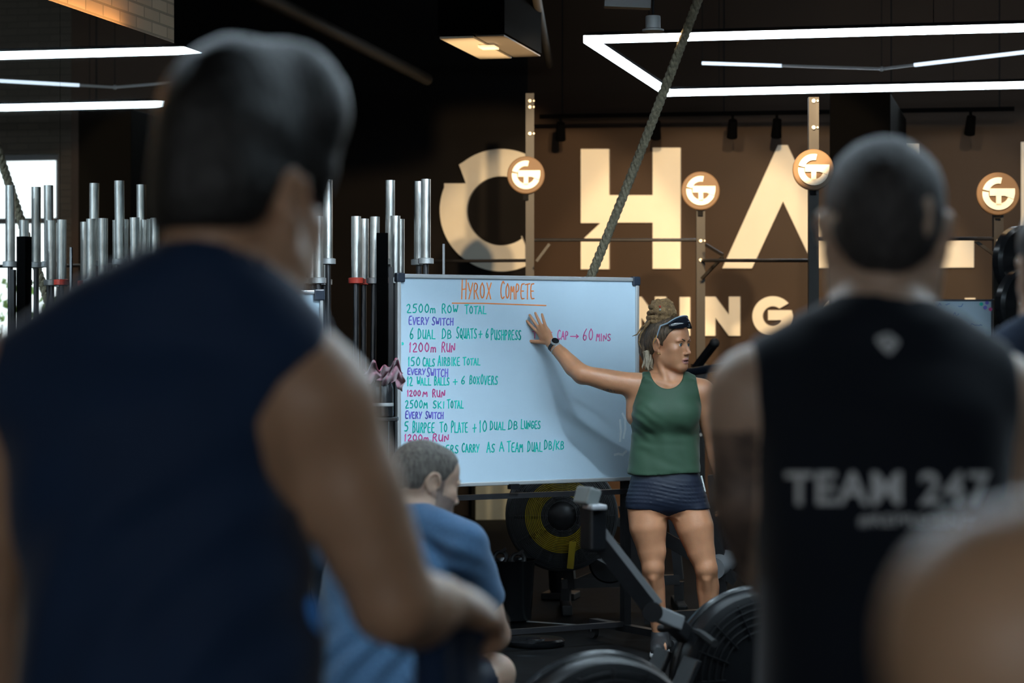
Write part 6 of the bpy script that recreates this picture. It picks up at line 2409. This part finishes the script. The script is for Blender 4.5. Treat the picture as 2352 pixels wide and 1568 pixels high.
# ---------------------------------------------------------------- seated man in blue
def seated_man():
    D = 7.06

    def w(px, py, dd=0.0):
        return np.array(tuple(C(px, py, D + dd)))

    def zz(py):
        return CAMZ - (py - 784) / FPX * D

    def xx(px):
        return (px - 1176) / FPX * D
    root, fr = person('short-haired man in blue t-shirt sitting before the whiteboard', (xx(880), D - .05))
    b = Sculpt()
    yw_ = 0.35
    rows = [(zz(1690), xx(872), D - .06, .175, .13, yw_), (zz(1600), xx(874), D - .07, .178, .125, yw_), (zz(1500), xx(880), D - .05, .172, .118, yw_), (zz(1400), xx(890), D + .0, .182, .125, yw_),
            (zz(1310), xx(902), D + .05, .192, .125, yw_), (zz(1250), xx(912), D + .09, .180, .105, yw_), (zz(1205), xx(922), D + .12, .125, .085, yw_), (zz(1175), xx(930), D + .14, .075, .065, yw_)]
    b.u(loft(smooth_stations(rows, 50)), 0.02)
    b.u(limb([w(925, 1200, .12), w(940, 1160, .15), w(965, 1110, .17)], [0.068, 0.064, 0.064]), 0.025)
    b.u(limb([w(920, 1185, .12), w(1000, 1215, .06), w(1066, 1248, .02)], [0.050, 0.056, 0.060]), 0.03)
    b.u(limb([w(900, 1185, .12), w(820, 1210, .18), w(760, 1245, .24)], [0.050, 0.056, 0.060]), 0.03)
    shr, elr, wrr = w(1070, 1270, .03), w(1134, 1452, .22), w(1085, 1400, .50)
    arm(b, shr, elr, wrr, (0.062, 0.058, 0.047, 0.048, 0.031))
    b.u(ell(elr + np.array((.004, .0, -.016)), (.042, .042, .038)), .02)
    hand(b, wrr, (-0.6, 0.3, 0.25), (-.3, -.6, -.3), 1, L=.19, curl=(.4, .4, .45, .5), spread=.06)
    shl, ell_, wrl = w(755, 1275, .24), w(790, 1450, .45), w(960, 1420, .55)
    arm(b, shl, ell_, wrl, (0.062, 0.056, 0.046, 0.047, 0.031))
    hand(b, wrl, (0.7, 0.2, 0.1), (.2, -.6, -.3), -1, L=.19, curl=(.4, .4, .45, .5), spread=.06)
    # legs: right knee at the elbow
    for hip, kn, an in ((w(945, 1615, .02), w(1134, 1552, .29), w(1120, 1830, .42)), (w(820, 1615, .05), w(850, 1552, .42), w(850, 1790, .34))):
        an = an.copy()
        an[2] = 0.085
        leg(b, hip, kn, an, (0.095, 0.088, 0.062, 0.062, 0.038), (0.4, 0.9, 0))
        b.u(ell(kn + np.array((.0, .0, .012)), (.062, .062, .055)), .02)
        b.u(limb([an, an * np.array((1, 1, 0)) + np.array((.05, .10, .05))], [0.036, 0.028]), 0.02)
        sq = Sculpt().u(limb([hip, hip + (kn - hip) * .78], [0.112, 0.098]), .02)
        u = (kn - hip) / np.linalg.norm(kn - hip)
        e = hip + (kn - hip) * .78
        build(sq, 'shorts', [M_SHORTS], root, fr, .011, cuts=[lambda X, Y, Z, u=u, e=e: (X - e[0]) * u[0] + (Y - e[1]) * u[1] + (Z - e[2]) * u[2]], it=1)
        shoe(root, fr, an, 0.45, M_SHOE, M_SOLE, .29)
    H = HeadFrame(w(978, 1110, .17), 62, 13, -3, 1.02)
    head(b, H)

    def mfun(X, Y, Z):
        x, y, z = H.loc(X, Y, Z)
        i = np.zeros(len(X), np.int32)
        beard = (z < -0.030 - 0.25 * np.maximum(0, y - .04)) & (z > -.13) & (y > 0.004 + 0.0 * z) & (z > -.118) & ~((np.abs(x) < .022) & (np.abs(z + .071) < .010) & (y > .08))
        i[beard & (z < -.028)] = 1
        i[(np.abs(y - .016) < .012) & (z < .03) & (z > -.05) & (np.abs(x) > .05)] = 1
        return i
    build(b, 'body', [M_SKIN_3, M_STUBBLE], root, fr, 0.009, ([(xx(890), xx(1075), .0042)], [(D + .02, D + .34, .0045)], [(zz(1215), zz(1005), .0042)]), mfun=mfun, it=1)
    eyes(root, fr, H, (0, -.15), False)
    brows(root, fr, H, M_HAIR2, .0045)
    poly = [(.080, .096), (.076, .080), (.058, .064), (.050, .040), (.036, .026), (.030, -.012), (.014, -.016), (.008, .008), (-.012, .026), (-.036, .008), (-.042, -.036), (-.066, -.060), (-.16, -.064), (-.16, .2), (.07, .2)]
    hair(root, fr, H, M_HAIR3, poly, [((0, -.016, .042), (.0785, .1010, .0835)), ((0, .043, .044), (.0660, .048, .0625)), ((0, -.055, .005), (.0655, .0550, .066))],
         base=.0045, amp=.0012, freq=320, seed=3, k=.004)
    t = Sculpt()
    trow = [(zz(1680), xx(868), D - .06, .205, .155, yw_), (zz(1600), xx(868), D - .07, .206, .150, yw_), (zz(1500), xx(876), D - .05, .200, .140, yw_), (zz(1400), xx(888), D + .0, .202, .140, yw_),
            (zz(1310), xx(902), D + .05, .206, .138, yw_), (zz(1250), xx(912), D + .09, .190, .116, yw_), (zz(1205), xx(922), D + .12, .135, .095, yw_), (zz(1172), xx(930), D + .14, .085, .074, yw_)]
    t.u(loft(smooth_stations(trow, 50)), 0.02)
    t.u(limb([w(920, 1185, .12), w(1000, 1215, .06), w(1066, 1248, .02)], [0.058, 0.064, 0.068]), 0.03)
    t.u(limb([w(900, 1185, .12), w(820, 1210, .18), w(760, 1245, .24)], [0.058, 0.064, 0.068]), 0.03)
    for s_, e_ in ((shr, elr), (shl, ell_)):
        t.u(limb([s_, s_ + (e_ - s_) * .95], [0.072, 0.070]), .02)
    ur = (elr - shr) / np.linalg.norm(elr - shr)
    er = shr + (elr - shr) * .60
    ul = (ell_ - shl) / np.linalg.norm(ell_ - shl)
    e_l = shl + (ell_ - shl) * .7

    def cuffs(X, Y, Z):
        a = (X - er[0]) * ur[0] + (Y - er[1]) * ur[1] + (Z - er[2]) * ur[2]
        nr = np.sqrt((X - elr[0]) ** 2 + (Y - elr[1]) ** 2 + (Z - elr[2]) ** 2)
        a = np.where((nr < .17) & (X > xx(1035)), a, -1)
        c = (X - e_l[0]) * ul[0] + (Y - e_l[1]) * ul[1] + (Z - e_l[2]) * ul[2]
        nl_ = np.sqrt((X - ell_[0]) ** 2 + (Y - ell_[1]) ** 2 + (Z - ell_[2]) ** 2)
        c = np.where((nl_ < .16) & (Y > D + .26), c, -1)
        return np.maximum(a, c)

    def collar(X, Y, Z):
        ox = xx(932) + (zz(1170) - Z) * -.35
        return 0.072 - np.sqrt((X - ox) ** 2 + (Y - D - .15) ** 2) - 3 * np.clip(zz(1195) - Z, 0, 1)

    def folds(X, Y, Z):
        u = (X - xx(1060)) * .55 + (Z - zz(1300)) * .83
        g1 = np.exp(-(((X - xx(1030)) / .10) ** 2)) * np.clip((zz(1190) - Z) / .05, 0, 1)
        low = np.clip((zz(1380) - Z) / .12, 0, 1)
        return g1 * .0035 * np.sin(u * 120 + 2 * np.sin(X * 20)) + low * (.007 * wave(X, Y, Z * .5, 17, 5, 30) + .006 * np.sin((X * .8 - Z * .55) * 75 + 2 * np.sin(Z * 14))) + .0025 * wave(X, Y, Z, 2, 4, 40)
    build(t, 't_shirt', [M_BLUETEE], root, fr, .0075, cuts=[cuffs, collar, lambda X, Y, Z: zz(1655) - Z + 0 * X + 0 * Y], k=.004, disp=folds, it=1)
    # the bench he sits on
    bw = CW(Vector((xx(880), D - .05, 0)))
    bn = thing('bench', 'low black box seat under the man in blue', 'bench', (bw.x, bw.y, 0), TH)
    Rz_ = Matrix.Rotation(TH + .0, 3, 'Z')
    hseat = zz(1690) - 0.03
    obj('pad', MB().box((bw.x, bw.y, hseat - .03), (.46, .34, .06), Rz_, .015), M_RUBBER, bn)
    for sx in (-1, 1):
        for sy in (-1, 1):
            p = bw + (RX * .19 * sx + AX * .13 * sy)
            obj('leg', MB().box((p.x, p.y, (hseat - .06) / 2), (.04, .04, hseat - .06), Rz_), M_STEEL_BLK, bn, smooth=False)
    return root


seated_man()


# ---------------------------------------------------------------- two more people at the right edge
def plain_person(label, D, cx, zsh, hs, hc, skinm, topm, hm, sleeves, halfw=.17, yaw=0.0, base=.012, delt=.066, out=.05, drop=.055):
    """standing figure seen from behind; cx, zsh: middle and height of the shoulders; hc: head centre height"""
    root, fr = person(label, (cx, D))

    def q(x, y, z):
        return np.array((cx + x, D + y, z))
    b = Sculpt()
    rows = [(.84, cx, D, .155, .12, 0), (.96, cx, D, .168, .12, 0), (1.08, cx, D, .15, .105, 0), (1.2, cx, D, .15, .108, 0), (zsh - .12, cx, D, halfw * .98, .115, 0), (zsh - .03, cx, D, halfw, .09, 0), (zsh + .06, cx, D, .08, .06, 0)]
    b.u(loft(smooth_stations(rows, 40)), .02)
    b.u(limb([q(0, 0, zsh + .02), q(0, .02, hc - .02)], [.066, .06]), .025)
    arms = []
    for s in (-1, 1):
        b.u(limb([q(s * .03, -.01, zsh + .07), q(s * .11, 0, zsh + .02), q(s * halfw, 0, zsh - .03)], [.05, .052, .052]), .03)
        sh, el, wr = q(s * (halfw + .02), .0, zsh - drop), q(s * (halfw + out), .02, zsh - .34), q(s * (halfw + out), .10, zsh - .58)
        b.u(ell(sh + np.array((0, 0, .0)), (delt * .95, delt, delt)), .03)
        arm(b, sh, el, wr, (.056, .053, .044, .046, .030))
        hand(b, wr, (0, .25, -1), (-s, 0, 0), s, L=.19, spread=.05, curl=(.4, .45, .5, .5))
        arms.append((sh, el))
    H = HeadFrame(q(0, .02, hc), yaw, 2, 0, hs)
    head(b, H)
    lower_body(b, root, fr, cx, D, 1.0, 1, skinm, M_SHORTS, 0)
    build(b, 'body', [skinm], root, fr, base, it=1)
    eyes(root, fr, H, (0, 0), False)
    poly = [(.090, .130), (.086, .085), (.070, .070), (.044, .052), (.034, .02), (.028, -.015), (.012, -.018), (.008, .008), (-.01, .026), (-.034, .01), (-.038, -.04), (-.06, -.066), (-.16, -.07), (-.16, .2), (.08, .2)]
    hair(root, fr, H, hm, poly, [((0, -.016, .044), (.081, .104, .088)), ((0, .045, .05), (.068, .052, .064)), ((0, -.057, .005), (.068, .057, .068))], base=.007, amp=.002, freq=200, seed=5)
    t = Sculpt()
    trow = [(.92, cx, D, .178, .135, 0), (1.08, cx, D, .168, .125, 0), (1.2, cx, D, .165, .122, 0), (zsh - .12, cx, D, halfw * 1.04, .126, 0), (zsh - .03, cx, D, halfw * 1.05, .1, 0), (zsh + .065, cx, D, .09, .068, 0)]
    t.u(loft(smooth_stations(trow, 40)), .02)
    cuts = [lambda X, Y, Z: .066 - np.sqrt((X - cx) ** 2 + (Y - D - .01) ** 2) - 3 * np.clip(zsh + .02 - Z, 0, 1), lambda X, Y, Z: .93 - Z + 0 * X + 0 * Y]
    for s in (-1, 1):
        t.u(limb([q(s * .03, -.01, zsh + .07), q(s * .11, 0, zsh + .02), q(s * halfw, 0, zsh - .03)], [.058, .06, .06]), .03)
    if sleeves:
        for sh, el in arms:
            t.u(ell(sh, (.066, .068, .072)), .03)
            t.u(limb([sh, sh + (el - sh) * .7], [.066, .062]), .02)
        zs = zsh - .25
        cuts.append(lambda X, Y, Z: np.where(np.abs(X - cx) > halfw + .0, zs - Z, -1) + 0 * Y)
    else:
        xa_ = halfw - .02
        cuts.append(lambda X, Y, Z: np.where(Z > zsh - .22, np.abs(X - cx) - xa_, -1) + 0 * Y)
    build(t, 't_shirt' if sleeves else 'sleeveless_top', [topm], root, fr, base * .9, cuts=cuts, k=.005, it=1, disp=lambda X, Y, Z: .003 * wave(X, Y, Z * .5, 6, 4, 30))
    return root


plain_person('person in dark top whose bare shoulder fills the bottom right corner', 1.2, .247 + .19, 1.412, 1.0, 1.70, M_SKIN_4, M_NAVY, M_HAIR1, False, delt=.066, drop=.031, out=.005, base=.009)
plain_person('dark-haired person in slate t-shirt cut off by the right edge', 4.3, (2452 - 1176) / FPX * 4.3, 1.472, 1.06, 1.655, M_SKIN_3, M_SLATE, M_HAIR1, True, .175)
